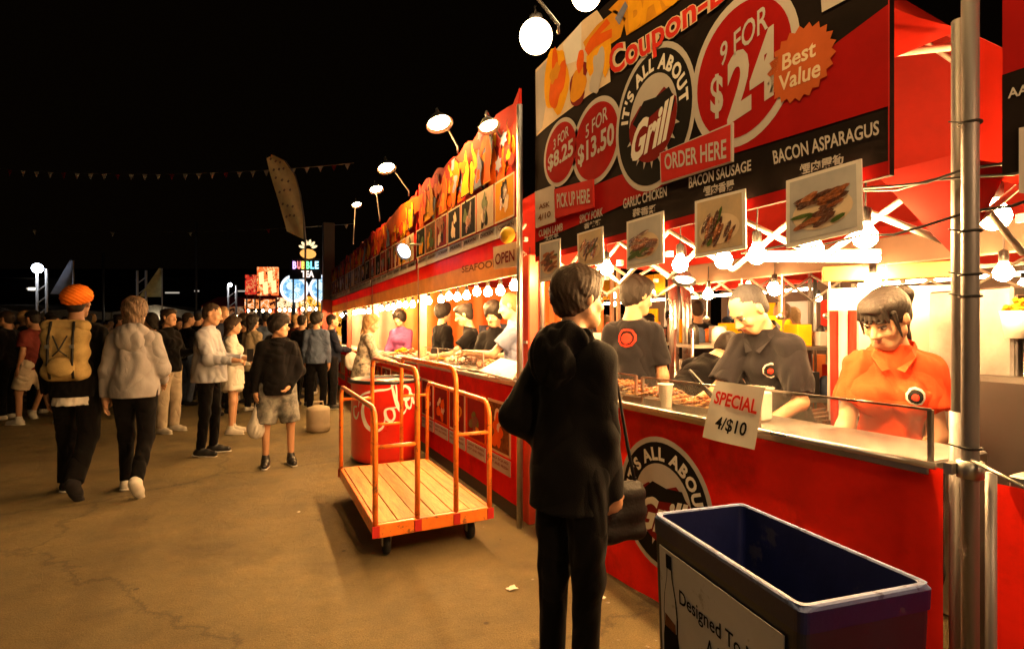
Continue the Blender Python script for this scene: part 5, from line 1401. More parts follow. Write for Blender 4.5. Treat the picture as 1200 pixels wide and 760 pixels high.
def hoop(x, h, n_='rail_hoop'):
    r_ = .11; ya, yb = cy0 + .012, cy1 - .012; pts = [(x, ya, zc - .07)]
    for k in range(7): a = k / 6 * math.pi / 2; pts.append((x, ya + r_ - r_ * math.cos(a), h - r_ + r_ * math.sin(a)))
    for k in range(7): a = k / 6 * math.pi / 2; pts.append((x, yb - r_ + r_ * math.sin(a), h - r_ + r_ * math.cos(a)))
    pts.append((x, yb, zc - .07)); b = MB(); b.tube(pts, .017, 10); b.build(n_, MATS['cart_orange'], cart)
xs = [cx0 + .005, cx0 + .27, cx0 + .53, cx1 - .005]
hoop(xs[0], .955); hoop(xs[1], 1.19); hoop(xs[2], 1.19); hoop(xs[3], .955)
for i_, j_, y, z in ((0, 1, cy0 + .012, .72), (2, 3, cy0 + .012, .75), (0, 1, cy1 - .012, .84), (2, 3, cy1 - .012, .84), (1, 2, cy1 - .012, .6)):
    b = MB(); b.tube([(xs[i_], y, z), (xs[j_], y, z)], .013, 8); b.build('cross_bar', MATS['cart_orange'], cart)
for x in xs:
    for y in (cy0 - .008, cy1 + .008): b = MB(); b.box((x, y, zc - .045), (.045, .008, .07)); b.build('bracket', MATS['sign_red'], cart)

# ================================================================== drinks cooler
ck = empty('drinks_cooler', (1.31, 5.92, 0), 0, 'round red Coca-Cola drinks cooler behind the orange cart'.replace('Coca-Cola ', ''), 'cooler')
R_ = .375; HK = .90
b = MB(); b.lathe([(R_ * .9, .02), (R_ * .94, .03), (R_, .08), (R_, HK - .04), (R_ * 1.02, HK - .03)], n=48); b.build('barrel', MATS['cooler_red'], ck, world=False)
b = MB(); b.lathe([(R_ * 1.03, HK - .035), (R_ * 1.04, HK - .02), (R_ * 1.03, HK), (R_ * .93, HK), (R_ * .92, HK - .12), (.01, HK - .12)], n=48); b.build('rim', MATS['black_plastic'], ck, world=False)
b = MB(); b.lathe([(R_ * .85, .0), (R_ * .85, .03)], n=32); b.build('base', MATS['black_plastic'], ck, world=False)
# script lettering: ribbon strokes wrapped round the barrel; u along text, v up (metres), tilted up
def stroke(mb, pts, ws, ang0, z0, tilt, sc):
    P = [Vector(p) for p in pts]; S_ = []
    for i in range(len(P) - 1):
        p0, p1, p2, p3 = P[max(0, i - 1)], P[i], P[i + 1], P[min(len(P) - 1, i + 2)]
        for k in range(6):
            t_ = k / 6; q = .5 * ((2 * p1) + (-p0 + p2) * t_ + (2 * p0 - 5 * p1 + 4 * p2 - p3) * t_ ** 2 + (-p0 + 3 * p1 - 3 * p2 + p3) * t_ ** 3)
            S_.append((q, ws[i] + (ws[i + 1] - ws[i]) * t_))
    S_.append((P[-1], ws[-1])); vs = []; ct, st2 = math.cos(tilt), math.sin(tilt)
    for i, (q, w_) in enumerate(S_):
        a = S_[max(0, i - 1)][0]; c_ = S_[min(len(S_) - 1, i + 1)][0]; d = (c_ - a); d = d.normalized() if d.length > 0 else Vector((1, 0)); nn = Vector((-d.y, d.x))
        for s_ in (-1, 1):
            p = (q + nn * w_ * s_ * .5) * sc; x = p.x * ct - p.y * st2; y = p.x * st2 + p.y * ct
            an_ = ang0 + x / R_; vs.append((math.cos(an_) * (R_ + .003), math.sin(an_) * (R_ + .003), z0 + y))
    mb.add(vs, [(2 * i, 2 * i + 1, 2 * i + 3, 2 * i + 2) for i in range(len(S_) - 1)])
v2 = lambda *a: [Vector((a[i], a[i + 1])) for i in range(0, len(a), 2)]
view = math.atan2(-5.92, -1.27)
b = MB(); z0 = .42; sc = .36; A0 = view - .28; tl = math.radians(28)
stroke(b, v2(.18, .62, .25, .8, .1, .88, -.18, .6, -.25, .2, -.1, -.08, .15, -.1, .35, .1), [.05, .08, .06, .12, .14, .1, .06, .03], A0, z0, tl, sc)       # C
stroke(b, v2(-.28, .78, .0, 1.02, .45, .95, .85, .8, 1.1, .88), [.02, .06, .08, .05, .02], A0, z0, tl, sc)                                                   # long swash
stroke(b, v2(.62, .28, .46, .3, .38, .08, .46, -.06, .6, 0, .66, .2, .58, .3, .8, .2), [.05, .07, .1, .07, .06, .08, .04, .03], A0, z0, tl, sc)             # o
stroke(b, v2(.8, .2, 1.05, .75, 1.08, .95, .98, .9, .84, .3, .86, -.05, 1.05, .02), [.03, .05, .05, .05, .12, .07, .03], A0, z0, tl, sc)                     # l
stroke(b, v2(1.34, .26, 1.18, .3, 1.08, .08, 1.16, -.06, 1.3, .08, 1.4, .3, 1.36, .02, 1.44, -.06, 1.56, .06), [.05, .08, .1, .07, .05, .07, .1, .06, .02], A0, z0, tl, sc)   # a
b.build('lettering', MATS['print_white_bright'], ck, world=False)
b = MB()
A3 = view + .62
stroke(b, v2(.28, .26, .1, .3, .0, .08, .1, -.06, .3, .08), [.05, .08, .1, .07, .03], view - 1.05, .5, tl, .34)
stroke(b, v2(.4, .36, .55, .5, .66, .3, .5, .12, .36, .25, .45, .4), [.04, .07, .09, .08, .08, .04], view + .25, .56, tl, .4)
b.build('lettering', MATS['print_white_bright'], ck, world=False)
b = MB(); rn = random.Random(5)
for i in range(140): a = rn.uniform(0, 6.28); q = rn.uniform(0, R_ * .82); b.ball((q * math.cos(a), q * math.sin(a), HK - .11 + rn.uniform(0, .05)), rn.uniform(.015, .03), 5, 4)
b.build('ice', mat('ice', (.7, .75, .8), .15), ck, kind='stuff', world=False)

# ================================================================== blue bin
FL, BL, FR_, BR = Vector((1.166, 1.346)), Vector((1.515, 1.291)), Vector((1.055, .745)), Vector((1.439, .681))
HB = .85
bn = empty('recycling_bin', ((FL + BR).x / 2, (FL + BR).y / 2, 0), 0, 'open navy blue recycling bin with bottle picture standing before the red skirt', 'recycling bin')
cen = (FL + BL + FR_ + BR) / 4
def ring(sc_, z): return [Vector((*(cen + (p - cen) * sc_), z)) for p in (FL, FR_, BR, BL)]
def rounded(sc_, z, r=.022, n=5, inset=0.0):
    C_ = [cen + (p - cen) * sc_ for p in (FL, FR_, BR, BL)]; out = []
    for i in range(4):
        p = C_[i]; a = (C_[i - 1] - p).normalized(); c_ = (C_[(i + 1) % 4] - p).normalized(); p = p + (a + c_) * inset
        for k in range(n + 1):
            t_ = k / n; q = (p + a * r) * (1 - t_) ** 2 + p * 2 * t_ * (1 - t_) + (p + c_ * r) * t_ ** 2; out.append(Vector((q.x, q.y, z)))
    return out
def loft(mb, rings, cap=False):
    n = len(rings[0]); vs = [v for r in rings for v in r]; fs = [(i * n + k, i * n + (k + 1) % n, (i + 1) * n + (k + 1) % n, (i + 1) * n + k) for i in range(len(rings) - 1) for k in range(n)]
    if cap: fs.append(tuple((len(rings) - 1) * n + k for k in range(n)))
    mb.add(vs, fs)
b = MB(); loft(b, [rounded(.90, .0), rounded(.985, HB - .09), rounded(.985, HB - .06)]); b.build('shell', MATS['bin_navy'], bn)
b = MB(); loft(b, [rounded(.985, HB - .062), rounded(1.0, HB - .06, .022), rounded(1.005, HB - .012, .022)]); b.build('skirt_band', MATS['bin_blue'], bn)
b = MB(); loft(b, [rounded(1.005, HB - .012, .022), rounded(1.003, HB - .003, .05), rounded(1.0, HB, .022, inset=.004), rounded(1.0, HB, .022, inset=.014), rounded(1.0, HB - .004, .022, inset=.017)]); b.build('rim', MATS['bin_rim'], bn)
b = MB(); loft(b, [rounded(1.0, HB - .004, .022, inset=.017), rounded(.97, HB - .35, .022, inset=.03), rounded(.9, .12, .022, inset=.03)], cap=True); b.build('liner', MATS['bin_blue'], bn)
u_ = Vector((*(FR_ - FL), 0)); nrm = Vector((-u_.y, u_.x, 0)).normalized()
if nrm.x > 0: nrm = -nrm
def BP(s_, z, h=.004):      # point on the long front face: s_ 0..1 from far to near end
    k = (.90 + (.985 - .90) * z / (HB - .09)); c2 = cen + (FL - cen) * k; c3 = cen + (FR_ - cen) * k
    q = c2.lerp(c3, s_); return Vector((q.x, q.y, z)) + nrm * h
b = MB(); b.slab([BP(.07, .10), BP(.93, .10), BP(.93, HB - .085), BP(.07, HB - .085)], nrm * .003); b.build('panel', MATS['bin_panel'], bn)
prof = [(.0, .0), (.038, .0), (.042, .03), (.040, .12), (.034, .16), (.036, .22), (.030, .29), (.016, .36), (.012, .42), (.012, .45)]
q_ = .78; bz = HB - .095 - .455 * q_; bs = .165
def bp(x, z, h): return BP(bs + x * 1.12 / .611, bz + z * q_, h)
b = MB(); b.poly([bp(x, z, .0085) for x, z in prof] + [bp(-x, z, .0085) for x, z in prof[::-1]]); b.build('bottle_outline', MATS['print_black'], bn)
b = MB(); b.poly([bp(x - .005, z + .006, .0095) for x, z in prof[4:-1]] + [bp(-x + .005, z + .006, .0095) for x, z in prof[4:-1][::-1]]); b.build('bottle_glass', MATS['bin_panel'], bn)
b = MB(); b.poly([bp(-.014, .40, .0105), bp(.014, .40, .0105), bp(.014, .455, .0105), bp(-.014, .455, .0105)]); b.build('bottle_cap', MATS['print_black'], bn)
b = MB(); b.poly([bp(-.028, .165, .0105), bp(.028, .165, .0105), bp(.026, .20, .0105), bp(-.026, .215, .0105)]); b.build('bottle_label', MATS['print_brown'], bn)
b = MB(); fit_text(b, 'Designed To Make', BP(.25, HB - .175, .009), BP(.915, HB - .175, .009), BP(.915, HB - .230, .009), BP(.25, HB - .230, .009), .012)
fit_text(b, 'A Difference', BP(.46, HB - .245, .009), BP(.90, HB - .245, .009), BP(.90, HB - .295, .009), BP(.46, HB - .295, .009), .012); b.build('lettering', MATS['print_black'], bn)

# beige keg in the far alley
kg = G(373, 505); kk = empty('water_drum', (kg.x, kg.y, 0), 0, 'small beige drum with a handle standing in the alley behind the boy', 'drum')
b = MB(); b.lathe([(.13, 0), (.155, .02), (.16, .10), (.155, .12), (.16, .14), (.16, .3), (.15, .34), (.08, .36), (.05, .37)], n=20); b.build('drum', MATS['stone_beige'], kk, world=False)
b = MB(); b.tube([(-.07, 0, .35), (-.06, 0, .42), (.06, 0, .42), (.07, 0, .35)], .012, 6); b.build('handle', MATS['stone_beige'], kk, world=False)

# tall dark post, flags, far stalls
t = empty('tall_post', (1.76, 14.4, 0), 0, 'tall post, dark above and red below, at the end of the stall row', 'post')
b = MB(); b.box((1.7, 14.45, 1.1), (.34, .34, 2.2), bev=.01); b.build('base', MATS['stall_post_red'], t)
b = MB(); b.box((1.7, 14.45, 3.2), (.28, .28, 1.99), bev=.01); b.build('shaft', MATS['dark_steel'], t)
ft = empty('feather_flag', D(358, 385, 12.5), 0, 'pale yellow feather flag curving over the alley', 'flag'); ft.location.z = 0
Lp = [D(x, y, 12.5) for x, y in ((336, 271), (330, 252), (324, 229), (318, 206), (313, 186), (315, 183))]
Rp = [D(x, y, 12.5) for x, y in ((357, 281), (355, 255), (351, 228), (345, 205), (334, 189), (320, 182))]
def fn(u, v):
    k = min(4, int(v * 5)); t_ = v * 5 - k; return Lp[k].lerp(Lp[k + 1], t_).lerp(Rp[k].lerp(Rp[k + 1], t_), u) + FV * .05 * math.sin(u * 5 + v * 7)
b = MB(); b.grid(fn, 8, 24); b.build('flag_cloth', MATS['flag_cream'], ft)
b = MB(); b.tube([Vector((Rp[0].x, Rp[0].y, 0))] + [p + RV * .02 for p in Rp], [.03, .025, .02, .018, .014, .01, .008], 6); b.build('flag_pole', MATS['steel_dull'], ft)
b = MB()
for k, v in enumerate((.18, .3, .42, .55, .66, .78)):
    for s_ in range(3):
        p = Vector(fn(.25 + .22 * s_, v + .02 * math.sin(k * 3 + s_))) - FV * .09; b.poly([p + RV * x + Vector((0, 0, z)) for x, z in ((-.03, -.01), (.01, -.03), (.035, .02), (.0, .04))])
b.build('print', MATS['khaki_cotton'], ft)
def small_flag(px, d, zb, zt, wd, label, m):
    base = D(px, 385, d); base.z = 0; t = empty('flag', base, 0, label, 'flag'); b = MB(); b.tube([base, base + Vector((0, 0, zt))], .03, 6); b.build('flag_pole', MATS['alu_white'], t)
    b = MB(); b.grid(lambda u, v: base + RV * (-wd * u * (1 - v * .9)) + Vector((0, 0, zb + (zt - zb) * v)) + FV * .1 * math.sin(u * 4), 8, 6); b.build('flag_cloth', MATS[m], t)
small_flag(86, 22, 2.9, 4.3, .9, 'pale triangular flag left of the orange turban', 'flag_grey')
small_flag(190, 24, 2.9, 4.2, 1.0, 'small tan triangular flag beside the white lamp column', 'flag_cream')
def lamp_column(px, d, ztop, label, m, r=.14, white=True):
    base = D(px, 385, d); base.z = 0; t = empty('light_tower', base, 0, label, 'light tower')
    for k in (-1, 1): b = MB(); b.tube([base + RV * .2 * k, base + RV * .2 * k + Vector((0, 0, ztop))], .05, 6); b.build('mast', MATS['alu_white'], t)
    b = MB(); [b.tube([base + RV * -.2 + Vector((0, 0, z)), base + RV * .2 + Vector((0, 0, z + .3))], .025, 5) for z in [j * .5 for j in range(int(ztop / .5))]]; b.build('brace', MATS['alu_white'], t)
    if m: b = MB(); b.ball(base + Vector((0, 0, ztop)) - FV * .2, r, 12, 8); b.build('lamp', m, t)
lamp_column(49, 22, 3.95, 'light tower with a blue white lamp left of the orange turban', emat('tower_glow', (.7, .8, 1), 22), .2)
lamp_column(166, 24, 4.1, 'white lattice column behind the grey hoodie', None)
lamp_column(272, 26, 3.6, 'light tower with a small white lamp behind the grey shirt man', emat('tower_glow2', (.8, .85, 1), 30), .09)
for px, d, zt_, lab in ((230, 30, 7.5, 'tall thin mast beyond the crowd behind the cream trousers'), (121, 32, 6.0, 'tall thin mast beyond the crowd behind the grey hoodie')):
    base = D(px, 385, d); t = empty('mast', (base.x, base.y, 0), 0, lab, 'mast'); b = MB(); b.tube([(0, 0, 0), (0, 0, zt_)], .07, 6); b.build('shaft', MATS['dark_steel'], t, world=False)
# pennant strings
for k, (py0, py1, d, npn, lab) in enumerate(((193, 191, 13, 30, 'upper string of small pennants across the night sky'), (264, 262, 17, 26, 'lower string of small pennants across the night sky'))):
    a, c_ = D(-60, py0, d), D(415, py1, d); t = empty('pennant_string', (a + c_) / 2, 0, lab, 'pennants'); sag = lambda u: -.25 * (1 - (2 * u - 1) ** 2)
    b = MB(); b.tube([a.lerp(c_, i / 24) + Vector((0, 0, sag(i / 24))) for i in range(25)], .008, 4); b.build('cord', MATS['steel_dull'], t)
    for i in range(npn):
        u = (i + .5) / npn; p = a.lerp(c_, u) + Vector((0, 0, sag(u))); s_ = .065; b = MB()
        if k == 1 and i % 5: continue
        b.slab([p - RV * s_, p + RV * s_, p + Vector((0, 0, -.15))], FV * .004); b.build('pennant', MATS['paper_grey' if i % 4 else 'print_dark_red'], t)
# far building (parking deck) with small lit openings
bd = empty('parking_building', D(100, 385, 70), 0, 'long dark low building with a few lit openings beyond the crowd', 'building'); bd.location.z = 0
c = bd.location.copy(); rot_ = Matrix.Rotation(-TH, 3, 'Z')
for k in range(3): b = MB(); b.box((c.x, c.y, 1.6 + k * 3.2), (74, 14, .9), rot_); b.build('deck', MATS['dark_wall'], bd)
b = MB(); b.box((c.x + 2 * ST, c.y + 2 * CT, 4.6), (72, 9, 9), rot_); b.build('wall', MATS['dark_wall'], bd)
rn = random.Random(8); dim = emat('far_window_glow', (.9, .8, .65), .35); brt = emat('far_lamp_glow', (1, .9, .75), 3)
for i in range(34):
    u = rn.uniform(-34, 30); z = rn.choice([2.9, 6.1, 6.0, 2.8]) + rn.uniform(-.2, .3); p = c + RV * u - FV * 5.2; b = MB(); b.box((p.x, p.y, z), (rn.uniform(.4, 1.8), .1, .18 if i > 5 else .3), rot_); b.build('window', dim if i > 5 else brt, bd)
# white marquee ridge line behind crowd
mq = empty('marquee', D(130, 385, 34), 0, 'low pale marquee roof line behind the far crowd', 'marquee'); c = mq.location.copy(); mq.location.z = 0
for k in range(6):
    p = c + RV * (-14 + k * 5.6); b = MB()
    o = [(-2.75, 2.05), (2.75, 2.05), (2.75, 2.5), (0, 3.0 if k % 2 else 2.7), (-2.75, 2.5)]
    b.slab([Vector((p.x, p.y, 0)) + RV * x + Vector((0, 0, z)) for x, z in o], FV * 4); b.build('roof', mat('marquee_cloth', (.45, .4, .32), .8, var=.2), mq)
    b = MB(); b.tube([Vector((p.x, p.y, 0)) - RV * 2.7, Vector((p.x, p.y, 2.1)) - RV * 2.7], .05, 6); b.build('leg', MATS['dark_steel'], mq)
bulb(Vector((c.x, c.y, 1.95)) - FV * .5 + RV * 3, 'small white lamp under the low marquee', r=.12, m=emat('marquee_lamp', (1, .85, .6), 40), cord=0)

# far end stalls: orange-red lit sign, two round blue signs, black lettered sign, flowers
def glow_sign(name, px0, px1, py0, py1, d, m, label, cat='sign', th=.12, legs=True):
    a = D(px0, py1, d); c_ = D(px1, py0, d); t = empty(name, D((px0 + px1) / 2, 385, d), 0, label, cat); t.location.z = 0
    b = MB(); mid = (a + c_) / 2; b.box(mid, ((c_ - a).dot(RV), th, c_.z - a.z), rot_, bev=.01); b.build('sign_face', m, t)
    if legs: b = MB(); [b.tube([(Vector((mid.x, mid.y, 0)) + RV * s_ * (c_ - a).dot(RV) * .4), Vector((mid.x, mid.y, a.z)) + RV * s_ * (c_ - a).dot(RV) * .4], .03, 6) for s_ in (-1, 1)]; b.build('leg', MATS['dark_steel'], t)
    return t, mid
t, mid = glow_sign('lit_menu_sign', 302, 326, 313, 346, 19, mottle('menu_glow', (1, .14, .03), (1, .5, .2), 1.2, 5), 'tall orange red lit menu sign at the alley end')
b = MB(); [b.poly([mid + RV * (x - .07) - FV * .08 + Vector((0, 0, z - .22)), mid + RV * (x + .1) - FV * .08 + Vector((0, 0, z - .2)), mid + RV * (x + .07) - FV * .08 + Vector((0, 0, z + .25)), mid + RV * (x - .1) - FV * .08 + Vector((0, 0, z + .2))]) for x, z in ((-.2, .1), (.12, .15), (.25, -.2), (-.05, -.25))]; b.build('print', emat('menu_glow_pale', (1, .5, .2), 1.6), t)
t, mid = glow_sign('lit_side_sign', 288, 300, 322, 345, 19.5, mottle('side_glow', (.8, .04, .02), (1, .3, .1), .6, 5), 'narrow dark red lit sign left of the tall orange sign')
for px, lab in ((345, 'left round blue white lit sign under the black lettered sign'), (379, 'right round blue white lit sign beside the tall dark post')):
    p = D(px, 338, 17.5); r_ = 16 * 17.5 / FOC; t = empty('round_sign', (p.x, p.y, 0), 0, lab, 'round sign')
    R2 = Matrix.Rotation(-TH, 3, 'Z') @ Matrix.Rotation(math.radians(90), 3, 'X')
    b = MB(); b.lathe([(r_, -.06), (r_, .06)], p, 28, R2); b.build('sign_rim', emat('rim_glow', (.8, .88, 1), 1.3), t)
    b = MB(); b.lathe([(r_ * .8, -.07), (r_ * .8, .075)], p, 28, R2); b.build('sign_face', mottle('disc_glow', (.25, .55, .85), (.8, .95, 1), .9, 6, (.1, .3, .6)), t)
    b = MB(); [b.lathe([(r_ * q, -.07), (r_ * q, .078 + q * .001)], p + RV * ox + Vector((0, 0, oz)), 12, R2) for q, ox, oz in ((.3, -.1, .08), (.2, .12, -.05), (.16, .0, -.2))]; b.build('swirl', emat('swirl_glow', (.7, .95, 1), .9), t)
    b = MB(); b.tube([(p.x, p.y, 0), (p.x, p.y, p.z - r_)], .04, 6); b.build('leg', MATS['dark_steel'], t)
t, mid = glow_sign('lettered_sign', 340, 376, 303, 327, 17.3, MATS['print_black'], 'black sign with coloured lettering above the round blue signs')
for i, (ch, colr) in enumerate(zip('BUBBLE', ((.7, .4, 1), (1, .2, .2), (1, .7, .1), (.2, 1, .4), (.2, .7, 1), (.4, .8, 1)))):
    b = MB(); x = 343 + i * 5.2; fit_text(b, ch, *[D(px, py, 17.1) for px, py in ((x, 306), (x + 4.4, 306), (x + 4.4, 315), (x, 315))], .04); b.build('lettering', emat('neon%d' % i, colr, 1.6), t)
b = MB(); fit_text(b, 'TEA', *[D(px, py, 17.1) for px, py in ((353, 317), (368, 317), (368, 325), (353, 325))], .04); b.build('lettering', emat('neon_w', (1, .8, .7), 1.2), t)
fl = empty('flower_light', D(361, 290, 17), 0, 'cluster of white petal lights on top of the lettered sign', 'lights'); p = fl.location.copy()
for i in range(6):
    a = math.radians(20 + i * 28); b = MB(); q = p + RV * .22 * math.cos(a) + Vector((0, 0, .22 * math.sin(a) - .05)); b.ball(q, (.10, .04, .045), 10, 6, Matrix.Rotation(-TH, 3, 'Z') @ Matrix.Rotation(-a, 3, 'Y')); b.build('petal', emat('petal_glow', (1, .75, .4), 1.1), fl)
b = MB(); b.ball(p - Vector((0, 0, .2)), (.25, .1, .16), 10, 6); b.build('stem', emat('stem_glow', (.8, .35, .08), 1.2), fl)
# stalls at the alley end; back walls and fascias emit to stand in for lamplight
for i, (px0, px1, d, lab, m) in enumerate(((288, 322, 21, 'warm lit stall front under the orange menu sign', 'shop_orange_glow'), (326, 350, 20, 'cream lit stall front left of the yellow one', 'shop_cream_glow'), (352, 384, 19, 'yellow lit stall front below the round blue signs', 'shop_yellow_glow'), (238, 284, 28, 'dim far stall front left of the alley end', 'shop_dim_glow'))):
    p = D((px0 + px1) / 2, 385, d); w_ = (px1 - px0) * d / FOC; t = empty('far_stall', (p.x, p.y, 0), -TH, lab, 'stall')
    colr, st3 = {'shop_orange_glow': ((1, .28, .06), .8), 'shop_cream_glow': ((1, .6, .3), 1.0), 'shop_yellow_glow': ((1, .4, .03), 1.0), 'shop_dim_glow': ((.8, .3, .1), .2)}[m]
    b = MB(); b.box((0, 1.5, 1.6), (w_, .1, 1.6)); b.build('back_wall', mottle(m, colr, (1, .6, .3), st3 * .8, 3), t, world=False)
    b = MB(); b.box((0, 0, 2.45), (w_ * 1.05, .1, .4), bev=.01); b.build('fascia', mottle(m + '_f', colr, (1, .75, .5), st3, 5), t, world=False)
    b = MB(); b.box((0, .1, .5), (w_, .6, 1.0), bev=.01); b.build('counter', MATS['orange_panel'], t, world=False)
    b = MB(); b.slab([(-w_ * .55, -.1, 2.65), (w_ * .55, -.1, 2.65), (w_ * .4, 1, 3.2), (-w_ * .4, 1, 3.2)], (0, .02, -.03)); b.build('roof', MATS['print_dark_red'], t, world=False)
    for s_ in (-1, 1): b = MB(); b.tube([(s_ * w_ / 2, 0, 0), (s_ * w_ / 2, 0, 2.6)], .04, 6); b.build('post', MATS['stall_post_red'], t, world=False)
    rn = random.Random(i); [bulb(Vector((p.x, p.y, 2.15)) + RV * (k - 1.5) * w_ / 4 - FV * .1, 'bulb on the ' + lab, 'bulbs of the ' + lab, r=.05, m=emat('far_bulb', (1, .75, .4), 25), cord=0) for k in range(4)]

# back row seen through the stalls: opposite-facing stalls with long lit strips
for i, (y0, y1) in enumerate(((-1.5, 1.8), (2.2, 5.4), (5.8, 9.0), (9.4, 12.6))):
    t = empty('rear_stall', (8.6, (y0 + y1) / 2, 0), 0, ('nearest', 'second', 'third', 'farthest')[i] + ' stall of the rear row seen through the open tents', 'stall')
    b = MB(); b.box((8.6, (y0 + y1) / 2, 2.5), (.1, y1 - y0, .5)); b.build('fascia', MATS[('orange_panel', 'print_cream', 'print_red', 'print_gold')[i]], t)
    b = MB(); b.box((8.7, (y0 + y1) / 2, .5), (.6, y1 - y0, 1.0)); b.build('counter', MATS['orange_panel'], t)
    b = MB(); b.box((9.9, (y0 + y1) / 2, 1.4), (.08, y1 - y0, 2.6)); b.build('back_wall', MATS['soffit'], t)
    for q in range(4): b = MB(); b.box((9.84, y0 + .5 + q * .75, 1.75), (.04, .5, .5), bev=.01); b.build('menu_board', MATS[('print_red', 'print_white', 'print_yellow', 'denim_blue')[q]], t)
    b = MB(); b.tube([(8.75, y0 + .2, 2.15), (8.75, y1 - .2, 2.15)], .03, 6); b.build('light_strip', emat('rear_strip', (1, .66, .32), 45), t)
    for y in (y0, y1): b = MB(); b.tube([(8.55, y, 0), (8.55, y, 2.75)], .03, 6); b.build('post', MATS['steel_dull'], t)

rr_ = random.Random(91)
for i in range(26):
    x = rr_.choice([6.4, 7.4, 8.3]); y = -.5 + i * .5 + rr_.uniform(-.1, .1)
    bulb((x, y, rr_.uniform(1.85, 2.3)), 'bare bulb glowing in the rear market rows seen through the stalls', 'bulbs of the rear market rows', r=.05, m=emat('rear_bulb', (1, .62, .28), 90), cord=.3)
# ================================================================== people
MT = MATS
def at_px(px, d): p = D(px, 385, d); return (p.x, p.y)
badge = lambda x, z, r, s_, a='print_black', b='print_white', c='print_red': [(x, z, r, s_, MT[b], .003, 'badge'), (x, z, r * .8, s_, MT[a], .0055, 'badge_field'), (x, z - r * .05, r * .42, s_, MT[c], .0075, 'badge_mark')]
# foreground customer
m1 = person('customer in a baggy black hoodie standing in front of the grill counter', at_px(668, 2.08), 68, 1.68, .0075, lean=3, twist=-20, head=(16, 2, 0),
    armL=((-.1, -.5, -.9), (.2, .62, -.5)), armR=((-.02, .06, -1), (-.1, .25, -1)), bulk=.93, legL=((.0, .0, -1), (.01, -.03, -1)), legR=((-.03, .03, -1), (-.01, -.04, -1)),
    top=dict(m=MT['black_cotton'], g=.027, hem=-.16, name='hoodie', hood='down', amp=.012, wl=.2, cuff=-.08), bot=dict(m=MT['black_cotton'], g=.004, flare=.004), shoe=MT['black_plastic'],
    hair=('messy', MT['hair_brown']), skin=MT['skin_warm'], detail=True, seed=4, curl=45)
h = w(m1, m1['wr'][1]) + Vector((0, 0, .10)) + RV * .045 + FV * .07
bag = empty('shoulder_bag', h, m1['root'].rotation_euler.z, 'black soft bag hanging at the hip of the customer in the black hoodie', 'bag')
sd = SDF()
for z in (-.13, -.21, -.29): sd.cone((0, -.085, z), (0, .085, z), .034 + .05 * (-z - .13) * .5, .034 + .05 * (-z - .13) * .5, .05)
sd.fold = fold_fn(.009, 3, .16); V, Q = sd.mesh(.009); npobj('bag_body', V, Q, mat('bag_black', (.008, .007, .007), .6, bump=.3), bag)
b = MB(); b.tube([(0, -.08, -.13), (-.01, -.06, .05), (-.03, 0, .34), (-.02, .05, .05), (0, .08, -.13)], .008, 6); b.build('strap', MT['black_strap'], bag, world=False)
gp_ = w(m1, m1['T'](0, 0, 0)); ear = w(m1, m1['Hd'](.085, .0, -.005))
b = MB(); b.tube([m1['Hd'](.09, -.01, .012), m1['Hd'](.084, .05, .016), m1['Hd'](.066, .095, .014)], .002, 5); b.tube([m1['Hd'](-.09, -.01, .012), m1['Hd'](-.084, .05, .016), m1['Hd'](-.066, .095, .014)], .002, 5)
for q in (-1, 1): b.tube([m1['Hd'](q * .034 + .024 * math.cos(a), .104 - .006 * abs(math.cos(a)), .006 + .018 * math.sin(a)) for a in [k * .5236 for k in range(13)]], .0018, 5)
b.build('spectacles', MT['black_plastic'], m1['root'], world=False)

for i in (0, 1):
    W_r = m1['wr'][i]; E_l = m1['el'][i]; dd = (W_r - E_l).normalized(); cc = E_l.lerp(W_r, 1.0); Rq = dd.to_track_quat('Z', 'Y').to_matrix()
    b = MB(); b.lathe([(.040, -.03), (.044, -.025), (.0445, -.012), (.042, -.006), (.0445, 0), (.042, .006), (.044, .014), (.040, .02)], cc, 18, Rq); b.build('ribbed_cuff', MT['black_cotton'], m1['root'], world=False)

# stall 1 workers
wr_ = person('young woman worker in a red polo shirt with dark ponytail, looking down at the counter', at_px(1046, 2.24), -145, 1.63, .0065, bulk=.88, lean=9, head=(30, 28, 0),
    armL=((-.1, .22, -1), (.55, .5, -.85)), armR=((.2, .28, -1), (.35, .8, -.55)), female=True,
    top=dict(m=MT['red_cotton'], g=.016, hem=-.07, long=0, sl=.6, name='polo_shirt', collar=True, amp=.011, wl=.10, emblems=badge(-.075, .355, .034, 1)), bot=dict(m=MT['charcoal_cotton'], g=.008), shoe=MT['black_plastic'],
    hair=('pony', MT['hair_black']), skin=MT['skin'], detail=True, seed=7, curl=40, palm=((0, 0, -1), (-.6, 0, -.6)))
hp_ = w(wr_, wr_['wr'][1]); t = empty('tongs', hp_, 0, 'steel tongs in the hand of the red-shirted worker', 'tongs')
fd = (wmat(wr_['root']).to_3x3() @ (wr_['wr'][1] - wr_['el'][1])).normalized()
for s_ in (-1, 1): b = MB(); b.tube([hp_ + fd * .05, hp_ + fd * .10 + Vector((s_ * .012, 0, -.06)), hp_ + fd * .12 + Vector((s_ * .02, 0, -.15))], [.006, .007, .004], 6); b.build('tong_arm', MT['steel'], t)

